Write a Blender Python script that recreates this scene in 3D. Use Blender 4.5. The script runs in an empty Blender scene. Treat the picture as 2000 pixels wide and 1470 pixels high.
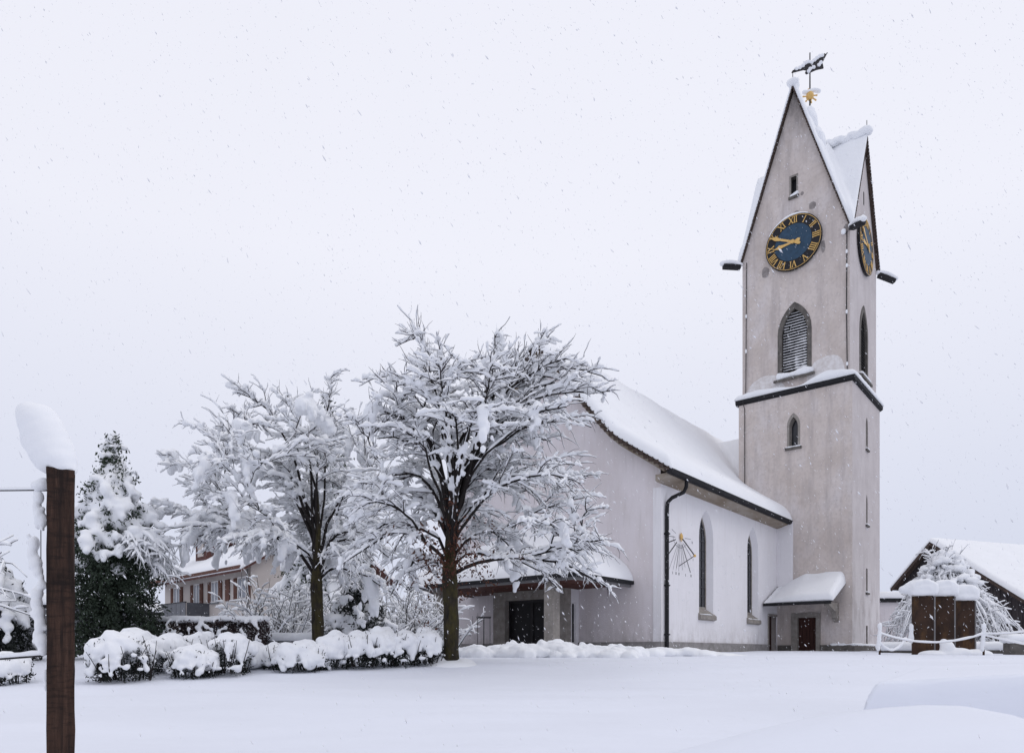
import bpy, math, random
import numpy as np
from mathutils import Vector, noise
from mathutils.geometry import tessellate_polygon

random.seed(7)
RNG = np.random.default_rng(7)
scene = bpy.context.scene
COL = scene.collection
R = math.radians
PI = math.pi

# ------------------------------------------------------------------ camera (eye level is z = 0)
cam_d = bpy.data.cameras.new('camera')
cam_d.sensor_width = 36.0
cam_d.lens = 24.88
cam_d.shift_y = 0.27
cam_d.clip_start = 0.1
cam_d.clip_end = 2500
cam = bpy.data.objects.new('camera', cam_d)
COL.objects.link(cam)
cam.location = (0, 0, 0)
cam.rotation_euler = (R(90), 0, 0)
scene.camera = cam

# ------------------------------------------------------------------ overcast sky and soft sun
SUN_EL, SUN_AZ = R(46), R(92)          # azimuth clockwise from +Y
world = bpy.data.worlds.new('World')
scene.world = world
world.use_nodes = True
wn, wl = world.node_tree.nodes, world.node_tree.links
wn.clear()
w_out = wn.new('ShaderNodeOutputWorld')
w_bg = wn.new('ShaderNodeBackground')
w_bg.inputs['Strength'].default_value = 0.1
sky = wn.new('ShaderNodeTexSky')
sky.sky_type = 'NISHITA'
sky.sun_disc = False
sky.sun_elevation = SUN_EL
sky.sun_rotation = SUN_AZ
w_tc = wn.new('ShaderNodeTexCoord')
w_sep = wn.new('ShaderNodeSeparateXYZ')
w_ramp = wn.new('ShaderNodeValToRGB')    # overcast cloud deck: a little darker low down
w_ramp.color_ramp.elements[0].position = 0.0
w_ramp.color_ramp.elements[0].color = (0.64, 0.68, 0.83, 1)
w_ramp.color_ramp.elements[1].position = 0.48
w_ramp.color_ramp.elements[1].color = (0.905, 0.912, 1.0, 1)
w_noise = wn.new('ShaderNodeTexNoise')
w_noise.inputs['Scale'].default_value = 1.6
w_noise.inputs['Detail'].default_value = 3
w_nm = wn.new('ShaderNodeMapRange')
w_nm.inputs['To Min'].default_value = 9.55
w_nm.inputs['To Max'].default_value = 10.25
w_mul = wn.new('ShaderNodeVectorMath'); w_mul.operation = 'SCALE'
w_mix = wn.new('ShaderNodeMix'); w_mix.data_type = 'RGBA'
w_mix.inputs['Factor'].default_value = 0.95
wl.new(w_tc.outputs['Generated'], w_sep.inputs[0])
wl.new(w_sep.outputs['Z'], w_ramp.inputs['Fac'])
wl.new(w_tc.outputs['Generated'], w_noise.inputs['Vector'])
wl.new(w_noise.outputs['Fac'], w_nm.inputs['Value'])
wl.new(w_ramp.outputs['Color'], w_mul.inputs[0])
wl.new(w_nm.outputs['Result'], w_mul.inputs['Scale'])
wl.new(sky.outputs['Color'], w_mix.inputs['A'])
wl.new(w_mul.outputs['Vector'], w_mix.inputs['B'])
wl.new(w_mix.outputs['Result'], w_bg.inputs['Color'])
wl.new(w_bg.outputs['Background'], w_out.inputs['Surface'])

sun_d = bpy.data.lights.new('sun', 'SUN')
sun_d.energy = 0.5
sun_d.angle = R(25)
sun_d.color = (1.0, 0.97, 0.93)
sun = bpy.data.objects.new('sun', sun_d)
COL.objects.link(sun)
to_sun = Vector((math.sin(SUN_AZ) * math.cos(SUN_EL), math.cos(SUN_AZ) * math.cos(SUN_EL), math.sin(SUN_EL)))
sun.rotation_euler = to_sun.to_track_quat('Z', 'Y').to_euler()
sun.location = (20, -10, 40)

scene.view_settings.view_transform = 'Standard'
scene.view_settings.look = 'None'
scene.view_settings.exposure = 0.0
scene.view_settings.gamma = 1.0
scene.view_settings.use_curve_mapping = False

# ------------------------------------------------------------------ materials
def mat(name, col, rough=0.8, var=0.0, vscale=3.0, col2=None, stretch=(1, 1, 1), bump=0.0, bscale=30.0,
        metallic=0.0, spec=0.3, detail=6.0, lo=0.35, hi=0.65):
    """Principled material: base colour mottled towards col2 by stretched noise, with bump relief."""
    m = bpy.data.materials.new(name)
    m.use_nodes = True
    n, l = m.node_tree.nodes, m.node_tree.links
    b = n['Principled BSDF']
    b.inputs['Roughness'].default_value = rough
    b.inputs['Metallic'].default_value = metallic
    b.inputs['Specular IOR Level'].default_value = spec
    b.inputs['Base Color'].default_value = (*col, 1)
    tc = n.new('ShaderNodeTexCoord')
    mp = n.new('ShaderNodeMapping')
    mp.inputs['Scale'].default_value = stretch
    l.new(tc.outputs['Object'], mp.inputs['Vector'])
    if col2 is None and var > 0:
        col2 = tuple(max(0, c * (1 - var)) for c in col)
    if col2 is not None:
        t = n.new('ShaderNodeTexNoise')
        t.inputs['Scale'].default_value = vscale
        t.inputs['Detail'].default_value = detail
        t.inputs['Roughness'].default_value = 0.6
        r = n.new('ShaderNodeMapRange')
        r.inputs['From Min'].default_value = lo
        r.inputs['From Max'].default_value = hi
        mx = n.new('ShaderNodeMix'); mx.data_type = 'RGBA'
        mx.inputs['A'].default_value = (*col, 1)
        mx.inputs['B'].default_value = (*col2, 1)
        l.new(mp.outputs['Vector'], t.inputs['Vector'])
        l.new(t.outputs['Fac'], r.inputs['Value'])
        l.new(r.outputs['Result'], mx.inputs['Factor'])
        l.new(mx.outputs['Result'], b.inputs['Base Color'])
    if bump > 0:
        t2 = n.new('ShaderNodeTexNoise')
        t2.inputs['Scale'].default_value = bscale
        t2.inputs['Detail'].default_value = 5
        bp = n.new('ShaderNodeBump')
        bp.inputs['Strength'].default_value = bump
        bp.inputs['Distance'].default_value = 0.03
        l.new(mp.outputs['Vector'], t2.inputs['Vector'])
        l.new(t2.outputs['Fac'], bp.inputs['Height'])
        l.new(bp.outputs['Normal'], b.inputs['Normal'])
    return m

def add_stain(m, col, vscale, stretch, lo, hi, amount, grad=None):
    """A second layer of dirt with a shape of its own over an existing material.
    grad=(axis, z0, z1): the dirt grows from 0 at z0 to full at z1 (soot under an apex, damp at a foot)."""
    n, l = m.node_tree.nodes, m.node_tree.links
    b = n['Principled BSDF']
    src = b.inputs['Base Color'].links[0].from_socket if b.inputs['Base Color'].links else None
    tc = n.new('ShaderNodeTexCoord')
    mp = n.new('ShaderNodeMapping'); mp.inputs['Scale'].default_value = stretch
    mp.inputs['Location'].default_value = (3.1, 7.7, 1.3)
    t = n.new('ShaderNodeTexNoise'); t.inputs['Scale'].default_value = vscale; t.inputs['Detail'].default_value = 8
    t.inputs['Roughness'].default_value = 0.65
    r = n.new('ShaderNodeMapRange')
    r.inputs['From Min'].default_value = lo; r.inputs['From Max'].default_value = hi
    r.inputs['To Max'].default_value = amount
    l.new(tc.outputs['Object'], mp.inputs['Vector']); l.new(mp.outputs['Vector'], t.inputs['Vector'])
    l.new(t.outputs['Fac'], r.inputs['Value'])
    fac = r.outputs['Result']
    if grad:
        s = n.new('ShaderNodeSeparateXYZ'); l.new(tc.outputs['Object'], s.inputs[0])
        g = n.new('ShaderNodeMapRange')
        g.inputs['From Min'].default_value = grad[1]; g.inputs['From Max'].default_value = grad[2]
        l.new(s.outputs[grad[0]], g.inputs['Value'])
        mu = n.new('ShaderNodeMath'); mu.operation = 'MULTIPLY'
        l.new(fac, mu.inputs[0]); l.new(g.outputs['Result'], mu.inputs[1]); fac = mu.outputs[0]
    mx = n.new('ShaderNodeMix'); mx.data_type = 'RGBA'
    if src: l.new(src, mx.inputs['A'])
    else: mx.inputs['A'].default_value = b.inputs['Base Color'].default_value
    mx.inputs['B'].default_value = (*col, 1)
    l.new(fac, mx.inputs['Factor']); l.new(mx.outputs['Result'], b.inputs['Base Color'])
    return m

M = {}
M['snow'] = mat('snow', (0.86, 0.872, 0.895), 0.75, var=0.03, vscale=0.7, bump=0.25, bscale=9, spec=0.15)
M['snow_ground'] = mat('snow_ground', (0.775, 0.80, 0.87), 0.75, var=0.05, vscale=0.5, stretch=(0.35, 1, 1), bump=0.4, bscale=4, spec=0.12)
M['snow_twig'] = mat('snow_twig', (0.88, 0.89, 0.91), 0.8, spec=0.1)
M['snow_rime'] = mat('snow_rime', (0.74, 0.72, 0.72), 0.9, col2=(0.60, 0.56, 0.54), vscale=5, spec=0.1)
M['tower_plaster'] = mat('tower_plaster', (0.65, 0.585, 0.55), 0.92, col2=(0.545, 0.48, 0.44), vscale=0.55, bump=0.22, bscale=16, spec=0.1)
add_stain(M['tower_plaster'], (0.66, 0.62, 0.62), 0.7, (1, 1, 0.6), 0.5, 0.7, 0.7)
add_stain(M['tower_plaster'], (0.38, 0.34, 0.33), 1.6, (1.3, 1.3, 0.16), 0.48, 0.72, 0.65)
add_stain(M['tower_plaster'], (0.16, 0.15, 0.15), 1.5, (1.2, 1.2, 0.4), 0.36, 0.60, 0.85, grad=('Z', 25.8, 29.6))
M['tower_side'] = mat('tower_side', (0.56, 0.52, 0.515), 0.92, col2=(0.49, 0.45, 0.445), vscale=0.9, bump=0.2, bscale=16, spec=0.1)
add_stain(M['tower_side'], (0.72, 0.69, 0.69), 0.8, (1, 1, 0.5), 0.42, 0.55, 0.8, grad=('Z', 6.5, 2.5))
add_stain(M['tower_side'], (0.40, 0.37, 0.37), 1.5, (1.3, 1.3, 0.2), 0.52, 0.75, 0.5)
M['white_plaster'] = mat('white_plaster', (0.795, 0.78, 0.80), 0.9, var=0.06, vscale=0.5, bump=0.15, bscale=20, spec=0.1)
add_stain(M['white_plaster'], (0.62, 0.595, 0.585), 1.2, (1, 1, 0.3), 0.55, 0.8, 0.4)
M['facade_plaster'] = mat('facade_plaster', (0.73, 0.685, 0.70), 0.92, var=0.09, vscale=0.4, bump=0.18, bscale=18, spec=0.1)
add_stain(M['facade_plaster'], (0.56, 0.505, 0.49), 0.9, (1, 1, 0.35), 0.46, 0.72, 0.6)
add_stain(M['white_plaster'], (0.45, 0.42, 0.41), 4.0, (1, 1, 0.5), 0.42, 0.62, 0.55, grad=('Z', 2.1, 1.0))
add_stain(M['white_plaster'], (0.55, 0.53, 0.52), 9.0, (1, 1, 0.06), 0.55, 0.75, 0.35)
add_stain(M['facade_plaster'], (0.36, 0.33, 0.32), 4.0, (1, 1, 0.5), 0.42, 0.62, 0.55, grad=('Z', 2.2, 1.0))
add_stain(M['facade_plaster'], (0.47, 0.43, 0.42), 7.0, (1, 1, 0.08), 0.55, 0.75, 0.4)
add_stain(M['tower_plaster'], (0.42, 0.37, 0.35), 7.0, (1, 1, 0.9), 0.48, 0.70, 0.5)
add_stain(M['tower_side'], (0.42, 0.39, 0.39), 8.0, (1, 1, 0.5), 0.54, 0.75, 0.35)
M['plinth'] = mat('plinth', (0.30, 0.285, 0.28), 0.9, col2=(0.21, 0.20, 0.195), vscale=3.5, bump=0.5, bscale=18)
M['stone'] = mat('stone', (0.32, 0.295, 0.27), 0.9, col2=(0.23, 0.21, 0.19), vscale=4, bump=0.4, bscale=22)
M['dark_stone'] = mat('dark_stone', (0.15, 0.138, 0.125), 0.9, col2=(0.09, 0.083, 0.077), vscale=4, bump=0.4, bscale=20)
M['cornice'] = mat('cornice', (0.34, 0.30, 0.255), 0.9, col2=(0.22, 0.175, 0.13), vscale=1.2, stretch=(0.5, 1, 2), bump=0.3, bscale=15)
M['metal'] = mat('metal', (0.026, 0.026, 0.029), 0.75, var=0.3, vscale=4, spec=0.15, bump=0.1, bscale=12)
M['tile'] = mat('tile', (0.085, 0.06, 0.05), 0.9, var=0.5, vscale=6, bump=0.3, bscale=20)
M['glass'] = mat('glass', (0.022, 0.024, 0.032), 0.18, var=0.4, vscale=2.0, spec=0.5, bump=0.06, bscale=6)
M['lead'] = mat('lead', (0.05, 0.05, 0.055), 0.7)
M['door'] = mat('door', (0.055, 0.019, 0.013), 0.7, col2=(0.033, 0.011, 0.009), vscale=5, stretch=(4, 4, 0.3), bump=0.3, bscale=10)
M['dark_door'] = mat('dark_door', (0.010, 0.009, 0.011), 0.45, var=0.3, vscale=3, bump=0.1)
M['soffit'] = mat('soffit', (0.105, 0.035, 0.024), 0.75, col2=(0.06, 0.02, 0.014), vscale=3, stretch=(1, 5, 1), bump=0.3, bscale=14)
M['fascia'] = mat('fascia', (0.20, 0.195, 0.20), 0.7, var=0.25, vscale=3)
M['gold'] = mat('gold', (0.74, 0.47, 0.15), 0.5, var=0.18, vscale=8, spec=0.4)
M['clock_black'] = mat('clock_black', (0.012, 0.012, 0.016), 0.55, var=0.3, vscale=5)
M['clock_blue'] = mat('clock_blue', (0.030, 0.072, 0.125), 0.6, var=0.3, vscale=4)
M['ink'] = mat('ink', (0.05, 0.047, 0.05), 0.9)
M['patch'] = mat('patch', (0.31, 0.28, 0.27), 0.95, var=0.3, vscale=5)
M['slat'] = mat('slat', (0.035, 0.034, 0.036), 0.8, var=0.3, vscale=5)
M['post_wood'] = mat('post_wood', (0.054, 0.028, 0.019), 0.9, col2=(0.018, 0.010, 0.008), vscale=7, stretch=(4, 4, 0.35), bump=0.7, bscale=24, lo=0.38, hi=0.62)
add_stain(M['post_wood'], (0.12, 0.066, 0.046), 9, (5, 5, 0.25), 0.56, 0.72, 0.6)
add_stain(M['post_wood'], (0.012, 0.007, 0.006), 10, (1.0, 1.0, 5.0), 0.5, 0.62, 0.75)
add_stain(M['post_wood'], (0.010, 0.006, 0.005), 5, (1, 1, 1), 0.56, 0.68, 0.8)
M['bark'] = mat('bark', (0.040, 0.032, 0.022), 0.95, col2=(0.012, 0.010, 0.009), vscale=7, stretch=(2, 2, 0.5), bump=1.0, bscale=14)
add_stain(M['bark'], (0.062, 0.052, 0.014), 3.5, (1, 1, 0.6), 0.45, 0.65, 0.8)
M['branch'] = mat('branch', (0.026, 0.021, 0.020), 0.95, var=0.5, vscale=4)
M['twig'] = mat('twig', (0.050, 0.041, 0.043), 0.95)
M['dead_leaf'] = mat('dead_leaf', (0.105, 0.040, 0.024), 0.85, var=0.5, vscale=10)
M['evergreen'] = mat('evergreen', (0.040, 0.058, 0.036), 0.7, col2=(0.017, 0.025, 0.018), vscale=2.5, spec=0.3)
M['yew'] = mat('yew', (0.026, 0.032, 0.028), 0.8, col2=(0.013, 0.016, 0.015), vscale=3)
M['beech_hedge'] = mat('beech_hedge', (0.062, 0.040, 0.040), 0.85, col2=(0.028, 0.022, 0.024), vscale=4)
M['rust'] = mat('rust', (0.060, 0.032, 0.020), 0.85, col2=(0.016, 0.010, 0.009), vscale=1.7, stretch=(1, 1, 0.6), bump=0.3, bscale=12)
add_stain(M['rust'], (0.13, 0.068, 0.024), 2.2, (1, 1, 0.35), 0.52, 0.7, 0.7)
M['barn_wood'] = mat('barn_wood', (0.052, 0.045, 0.047), 0.9, col2=(0.028, 0.024, 0.027), vscale=2, stretch=(1, 1, 0.15), bump=0.3, bscale=12)
M['house_wall'] = mat('house_wall', (0.52, 0.475, 0.445), 0.9, var=0.1, vscale=0.8, bump=0.1, bscale=15)
M['shutter'] = mat('shutter', (0.125, 0.058, 0.042), 0.8, var=0.25, vscale=3)
M['house_wood'] = mat('house_wood', (0.105, 0.045, 0.038), 0.8, var=0.3, vscale=3)
M['window_white'] = mat('window_white', (0.70, 0.70, 0.70), 0.6)
M['house_glass'] = mat('house_glass', (0.20, 0.22, 0.26), 0.15, var=0.3, vscale=2, spec=0.6)
M['balcony'] = mat('balcony', (0.10, 0.105, 0.12), 0.5, var=0.4, vscale=2, spec=0.5)
M['concrete'] = mat('concrete', (0.16, 0.165, 0.18), 0.9, var=0.15, vscale=1.2, bump=0.2)
M['iron'] = mat('iron', (0.03, 0.028, 0.03), 0.6, var=0.3, vscale=5)
M['rope'] = mat('rope', (0.30, 0.25, 0.20), 0.95)
M['flake'] = mat('flake', (0.88, 0.89, 0.92), 0.9, spec=0.05)

_n, _l = M['flake'].node_tree.nodes, M['flake'].node_tree.links
_t = _n.new('ShaderNodeBsdfTranslucent'); _t.inputs['Color'].default_value = (0.95, 0.95, 0.97, 1)
_m = _n.new('ShaderNodeMixShader'); _m.inputs['Fac'].default_value = 0.5
_l.new(_n['Principled BSDF'].outputs[0], _m.inputs[1]); _l.new(_t.outputs[0], _m.inputs[2])
_l.new(_m.outputs[0], _n['Material Output'].inputs['Surface'])
# ------------------------------------------------------------------ mesh helpers
class MB:
    """collects boxes, prisms, tubes and grids for ONE mesh object"""
    def __init__(s):
        s.v, s.f, s.m = [], [], []
        s.n = 0
    def add(s, verts, faces, mi=0):
        o = s.n
        verts = [tuple(map(float, v)) for v in verts]
        s.v.extend(verts); s.n += len(verts)
        s.f.extend([tuple(i + o for i in f) for f in faces])
        s.m.extend([mi] * len(faces))
        return s
    def box(s, c, d, rz=0.0, mi=0, shear=None):
        hx, hy, hz = d[0] / 2, d[1] / 2, d[2] / 2
        ca, sa = math.cos(rz), math.sin(rz)
        vs = []
        for z in (-hz, hz):
            for (x, y) in ((-hx, -hy), (hx, -hy), (hx, hy), (-hx, hy)):
                vs.append((c[0] + x * ca - y * sa, c[1] + x * sa + y * ca, c[2] + z))
        return s.add(vs, [(0, 3, 2, 1), (4, 5, 6, 7), (0, 1, 5, 4), (1, 2, 6, 5), (2, 3, 7, 6), (3, 0, 4, 7)], mi)
    def bb(s, x0, x1, y0, y1, z0, z1, mi=0):
        return s.box(((x0 + x1) / 2, (y0 + y1) / 2, (z0 + z1) / 2), (abs(x1 - x0), abs(y1 - y0), abs(z1 - z0)), 0, mi)
    def bar(s, p, q, w, h, up=(0, 0, 1), mi=0):
        """a rectangular bar from p to q"""
        p, q = Vector(p), Vector(q)
        t = (q - p).normalized()
        u = Vector(up)
        if abs(t.dot(u)) > 0.98: u = Vector((1, 0, 0))
        sx = t.cross(u).normalized(); sy = sx.cross(t).normalized()
        vs = []
        for e in (p, q):
            for (i, j) in ((-1, -1), (1, -1), (1, 1), (-1, 1)):
                vs.append(e + sx * (i * w / 2) + sy * (j * h / 2))
        return s.add(vs, [(0, 1, 2, 3), (7, 6, 5, 4), (0, 4, 5, 1), (1, 5, 6, 2), (2, 6, 7, 3), (3, 7, 4, 0)], mi)
    def prism(s, poly, mapf, t0, t1, mi=0):
        """extrude a 2-D polygon between t0 and t1; mapf(u, v, t) gives the 3-D point"""
        n = len(poly)
        vs = [mapf(u, v, t0) for u, v in poly] + [mapf(u, v, t1) for u, v in poly]
        fs = [(i, (i + 1) % n, n + (i + 1) % n, n + i) for i in range(n)]
        tri = tessellate_polygon([[Vector((u, v, 0)) for u, v in poly]])
        fs += [tuple(t) for t in tri] + [tuple(n + i for i in reversed(t)) for t in tri]
        return s.add(vs, fs, mi)
    def ring(s, outer, inner, mapf, t0, t1, mi=0):
        """frame between two outlines of the same length"""
        n = len(outer)
        vs = [mapf(u, v, t0) for u, v in outer] + [mapf(u, v, t0) for u, v in inner] + \
             [mapf(u, v, t1) for u, v in outer] + [mapf(u, v, t1) for u, v in inner]
        fs = []
        for i in range(n):
            j = (i + 1) % n
            fs += [(i, j, n + j, n + i), (2 * n + i, 3 * n + i, 3 * n + j, 2 * n + j), (i, 2 * n + i, 2 * n + j, j), (n + i, n + j, 3 * n + j, 3 * n + i)]
        return s.add(vs, fs, mi)
    def face(s, outline, holes, mapf, mi=0):
        """a wall face with holes; hole = (outer outline, inner outline, depth, reveal material)"""
        loops = [[Vector((u, v, 0)) for u, v in outline]] + [[Vector((u, v, 0)) for u, v in h[0]] for h in holes]
        flat = [p for lp in loops for p in lp]
        s.add([mapf(p.x, p.y, 0) for p in flat], [tuple(t) for t in tessellate_polygon(loops)], mi)
        for h in holes:
            o, i_, dep, rm = h
            n = len(o)
            s.add([mapf(u, v, 0) for u, v in o] + [mapf(u, v, dep) for u, v in i_],
                  [(k, (k + 1) % n, n + (k + 1) % n, n + k) for k in range(n)], rm)
        return s
    def tube(s, pts, rad, k=6, mi=0, cap=True):
        v, f = tubes([(np.array(pts, float), np.array(rad if hasattr(rad, '__len__') else [rad] * len(pts), float))], k, cap)
        return s.add(v, [tuple(q) for q in f], mi)
    def ball(s, c, r, sub=2, mi=0):
        v, f = ICO[sub]
        rr = np.array(r if hasattr(r, '__len__') else (r, r, r))
        return s.add(v * rr + np.array(c), [tuple(q) for q in f], mi)
    def mesh(s, name, mats, smooth=False):
        me = bpy.data.meshes.new(name)
        me.from_pydata(s.v, [], s.f)
        for m in (mats if isinstance(mats, (list, tuple)) else [mats]):
            me.materials.append(M[m] if isinstance(m, str) else m)
        if any(s.m):
            me.polygons.foreach_set('material_index', s.m)
        if smooth:
            me.polygons.foreach_set('use_smooth', [True] * len(me.polygons))
        me.update()
        return me
    def build(s, name, mats, parent=None, smooth=False, loc=(0, 0, 0), fixn=True):
        me = s.mesh(name, mats, smooth)
        if fixn: fix_normals(me)
        return link(name, me, parent, loc)

def fix_normals(me):
    import bmesh
    bm = bmesh.new(); bm.from_mesh(me)
    bmesh.ops.recalc_face_normals(bm, faces=bm.faces)
    bm.to_mesh(me); bm.free()

def link(name, me, parent=None, loc=(0, 0, 0)):
    o = bpy.data.objects.new(name, me)
    COL.objects.link(o)
    o.location = loc
    if parent is not None: o.parent = parent
    return o

def raw_mesh(name, v, f, mat_, smooth=True):
    """fast mesh from numpy arrays; f is (n,3) or (n,4)"""
    me = bpy.data.meshes.new(name)
    v = np.ascontiguousarray(v, dtype=np.float32); f = np.ascontiguousarray(f, dtype=np.int32)
    k = f.shape[1]
    me.vertices.add(len(v)); me.vertices.foreach_set('co', v.ravel())
    me.loops.add(f.size); me.loops.foreach_set('vertex_index', f.ravel())
    me.polygons.add(len(f))
    me.polygons.foreach_set('loop_start', np.arange(0, f.size, k, dtype=np.int32))
    if smooth: me.polygons.foreach_set('use_smooth', np.ones(len(f), dtype=bool))
    me.materials.append(M[mat_])
    me.update(calc_edges=True)
    me.validate()
    return me

def make_ico(sub):
    import bmesh
    bm = bmesh.new(); bmesh.ops.create_icosphere(bm, subdivisions=sub, radius=1.0)
    bm.verts.ensure_lookup_table()
    v = np.array([tuple(x.co) for x in bm.verts]); f = np.array([[q.index for q in p.verts] for p in bm.faces])
    bm.free()
    return v, f
ICO = {1: make_ico(1), 2: make_ico(2), 3: make_ico(3)}

def tubes(paths, k=5, cap=True):
    """many tapered tubes at once: list of (pts (n,3), radii (n,)) -> verts, quad faces"""
    V, F, off = [], [], 0
    groups = {}
    for p, r in paths: groups.setdefault(len(p), []).append((p, r))
    ang = np.arange(k) * 2 * PI / k
    for n, lst in groups.items():
        P = np.array([p for p, _ in lst]); Rr = np.array([r for _, r in lst])
        T = np.gradient(P, axis=1)
        T /= np.linalg.norm(T, axis=2, keepdims=True) + 1e-9
        mean = T.mean(axis=1)
        ref = np.where(np.abs(mean[:, 2:3]) > 0.8, np.array([[1.0, 0, 0]]), np.array([[0, 0, 1.0]]))[:, None, :]
        S = np.cross(T, np.broadcast_to(ref, T.shape)); S /= np.linalg.norm(S, axis=2, keepdims=True) + 1e-9
        U = np.cross(S, T)
        ring = (S[:, :, None, :] * np.cos(ang)[None, None, :, None] + U[:, :, None, :] * np.sin(ang)[None, None, :, None])
        vv = P[:, :, None, :] + ring * Rr[:, :, None, None]
        m = len(lst)
        V.append(vv.reshape(-1, 3))
        idx = np.arange(m * n * k).reshape(m, n, k) + off
        a = idx[:, :-1, :]; b = np.roll(idx, -1, axis=2)[:, :-1, :]
        c = np.roll(idx, -1, axis=2)[:, 1:, :]; d = idx[:, 1:, :]
        F.append(np.stack([a, b, c, d], axis=-1).reshape(-1, 4))
        if cap and k in (4, 6):
            e0, e1 = idx[:, 0, :], idx[:, -1, :]
            if k == 4:
                F.append(e0[:, ::-1]); F.append(e1)
            else:
                for e in (e0[:, ::-1], e1):
                    F.append(e[:, [0, 1, 2, 3]]); F.append(e[:, [0, 3, 4, 5]])
        off += m * n * k
    return np.concatenate(V), np.concatenate(F)

def leaves(centres, size, n_each, spread, rng, flat=0.0):
    """small leaf-shaped quads scattered about the given points"""
    C = np.repeat(np.asarray(centres, float), n_each, axis=0)
    C = C + rng.normal(size=C.shape) * spread
    N = len(C)
    d = rng.normal(size=(N, 3)); d[:, 2] -= flat; d /= np.linalg.norm(d, axis=1, keepdims=True)
    e = np.cross(d, rng.normal(size=(N, 3))); e /= np.linalg.norm(e, axis=1, keepdims=True)
    L = size * rng.uniform(0.6, 1.4, (N, 1)); W = L * 0.38
    up = np.cross(d, e) * L * 0.12
    v = np.stack([C - d * L, C + e * W + up, C + d * L, C - e * W + up], axis=1).reshape(-1, 3)
    f = np.arange(N * 4).reshape(N, 4)
    return v, f

def balls_mesh(balls, name, mat_, voxel=0.05, smooth_it=6, sub=2, lumpy=0.0):
    """one continuous lumpy snow surface: the union of many ellipsoids, voxel-remeshed and smoothed"""
    v0, f0 = ICO[sub]
    C = np.array([b[0] for b in balls], float)
    S = np.array([(b[1] if hasattr(b[1], '__len__') else (b[1],) * 3) for b in balls], float)
    V = (v0[None] * S[:, None, :] + C[:, None, :]).reshape(-1, 3)
    F = (f0[None] + (np.arange(len(balls)) * len(v0))[:, None, None]).reshape(-1, 3)
    me = raw_mesh(name, V, F, mat_)
    o = bpy.data.objects.new('temporary', me); COL.objects.link(o)
    md = o.modifiers.new('r', 'REMESH'); md.mode = 'VOXEL'; md.voxel_size = voxel
    if smooth_it:
        sm = o.modifiers.new('s', 'SMOOTH'); sm.factor = 0.5; sm.iterations = smooth_it
    dg = bpy.context.evaluated_depsgraph_get()
    res = bpy.data.meshes.new_from_object(o.evaluated_get(dg))
    res.name = name
    bpy.data.objects.remove(o); bpy.data.meshes.remove(me)
    n = len(res.vertices)
    if lumpy > 0:
        co = np.empty(n * 3, dtype=np.float32); res.vertices.foreach_get('co', co); co = co.reshape(-1, 3)
        no = np.empty(n * 3, dtype=np.float32); res.vertices.foreach_get('normal', no); no = no.reshape(-1, 3)
        d = np.array([noise.noise(Vector(c) * 4.0) + 0.5 * noise.noise(Vector(c) * 9.0) for c in co.tolist()], dtype=np.float32)
        co = co + no * (d[:, None] * lumpy)
        res.vertices.foreach_set('co', co.ravel())
    res.polygons.foreach_set('use_smooth', np.ones(len(res.polygons), dtype=bool))
    if not res.materials: res.materials.append(M[mat_])
    res.update()
    return res

def grid_solid(xs, ys, top, bot, mask=None):
    """closed slab between two height functions over a (masked) grid -> MB"""
    nx, ny = len(xs), len(ys)
    mb = MB()
    T = [(x, y, top(x, y)) for x in xs for y in ys]
    B = [(x, y, bot(x, y)) for x in xs for y in ys]
    cell = {}
    for i in range(nx - 1):
        for j in range(ny - 1):
            cell[(i, j)] = mask is None or mask((xs[i] + xs[i + 1]) / 2, (ys[j] + ys[j + 1]) / 2)
    N = nx * ny
    I = lambda i, j: i * ny + j
    fs = []
    for (i, j), ok in cell.items():
        if not ok: continue
        a, b, c, d = I(i, j), I(i + 1, j), I(i + 1, j + 1), I(i, j + 1)
        fs.append((a, b, c, d)); fs.append((N + d, N + c, N + b, N + a))
        for (di, dj, e, f) in ((0, -1, a, b), (1, 0, b, c), (0, 1, c, d), (-1, 0, d, a)):
            if not cell.get((i + di, j + dj), False):
                fs.append((f, e, N + e, N + f))
    mb.add(T + B, fs)
    return mb

def dense(lo, hi, step, edge=0.35, estep=0.05):
    """grid coordinates that get finer towards both ends"""
    a = list(np.arange(lo, lo + edge, estep)); b = list(np.arange(hi, hi - edge, -estep))[::-1]
    mid = list(np.linspace(lo + edge, hi - edge, max(2, int((hi - lo - 2 * edge) / step) + 1)))
    return [float(q) for q in a + mid + b]

def rnd(d, r):
    """quarter-round: 0 at an edge, 1 once r inside"""
    t = min(max(d / r, 0.0), 1.0)
    return math.sqrt(max(0.0, 1 - (1 - t) ** 2))

def nz(x, y, z=0.0, s=1.0): return noise.noise(Vector((x * s, y * s, z * s)))

def tag(o, label, cat, group=None, kind=None):
    if label: o['label'] = label
    if cat: o['category'] = cat
    if group: o['group'] = group
    if kind: o['kind'] = kind
    return o

def thing(name, label, cat, loc=(0, 0, 0), rz=0.0, group=None):
    o = bpy.data.objects.new(name, None)
    COL.objects.link(o)
    o.empty_display_size = 0.3
    o.location = loc; o.rotation_euler = (0, 0, rz)
    return tag(o, label, cat, group)

def arch(c, w, z0, z1, zs, n=7):
    """pointed arch outline (u, v), counter-clockwise from bottom left; zs = springing height"""
    h = w / 2
    H = z1 - zs
    rr = (h * h + H * H) / (2 * h)
    pts = [(c - h, z0), (c + h, z0)]
    for i in range(n + 1):                    # right side up to the apex
        z = zs + H * math.sin(PI / 2 * i / n)
        x = math.sqrt(max(0, rr * rr - (z - zs) ** 2)) - (rr - h)
        pts.append((c + max(x, 0.0), z))
    left = [(2 * c - u, v) for u, v in pts[2:-1]][::-1]
    return pts + left

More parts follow.
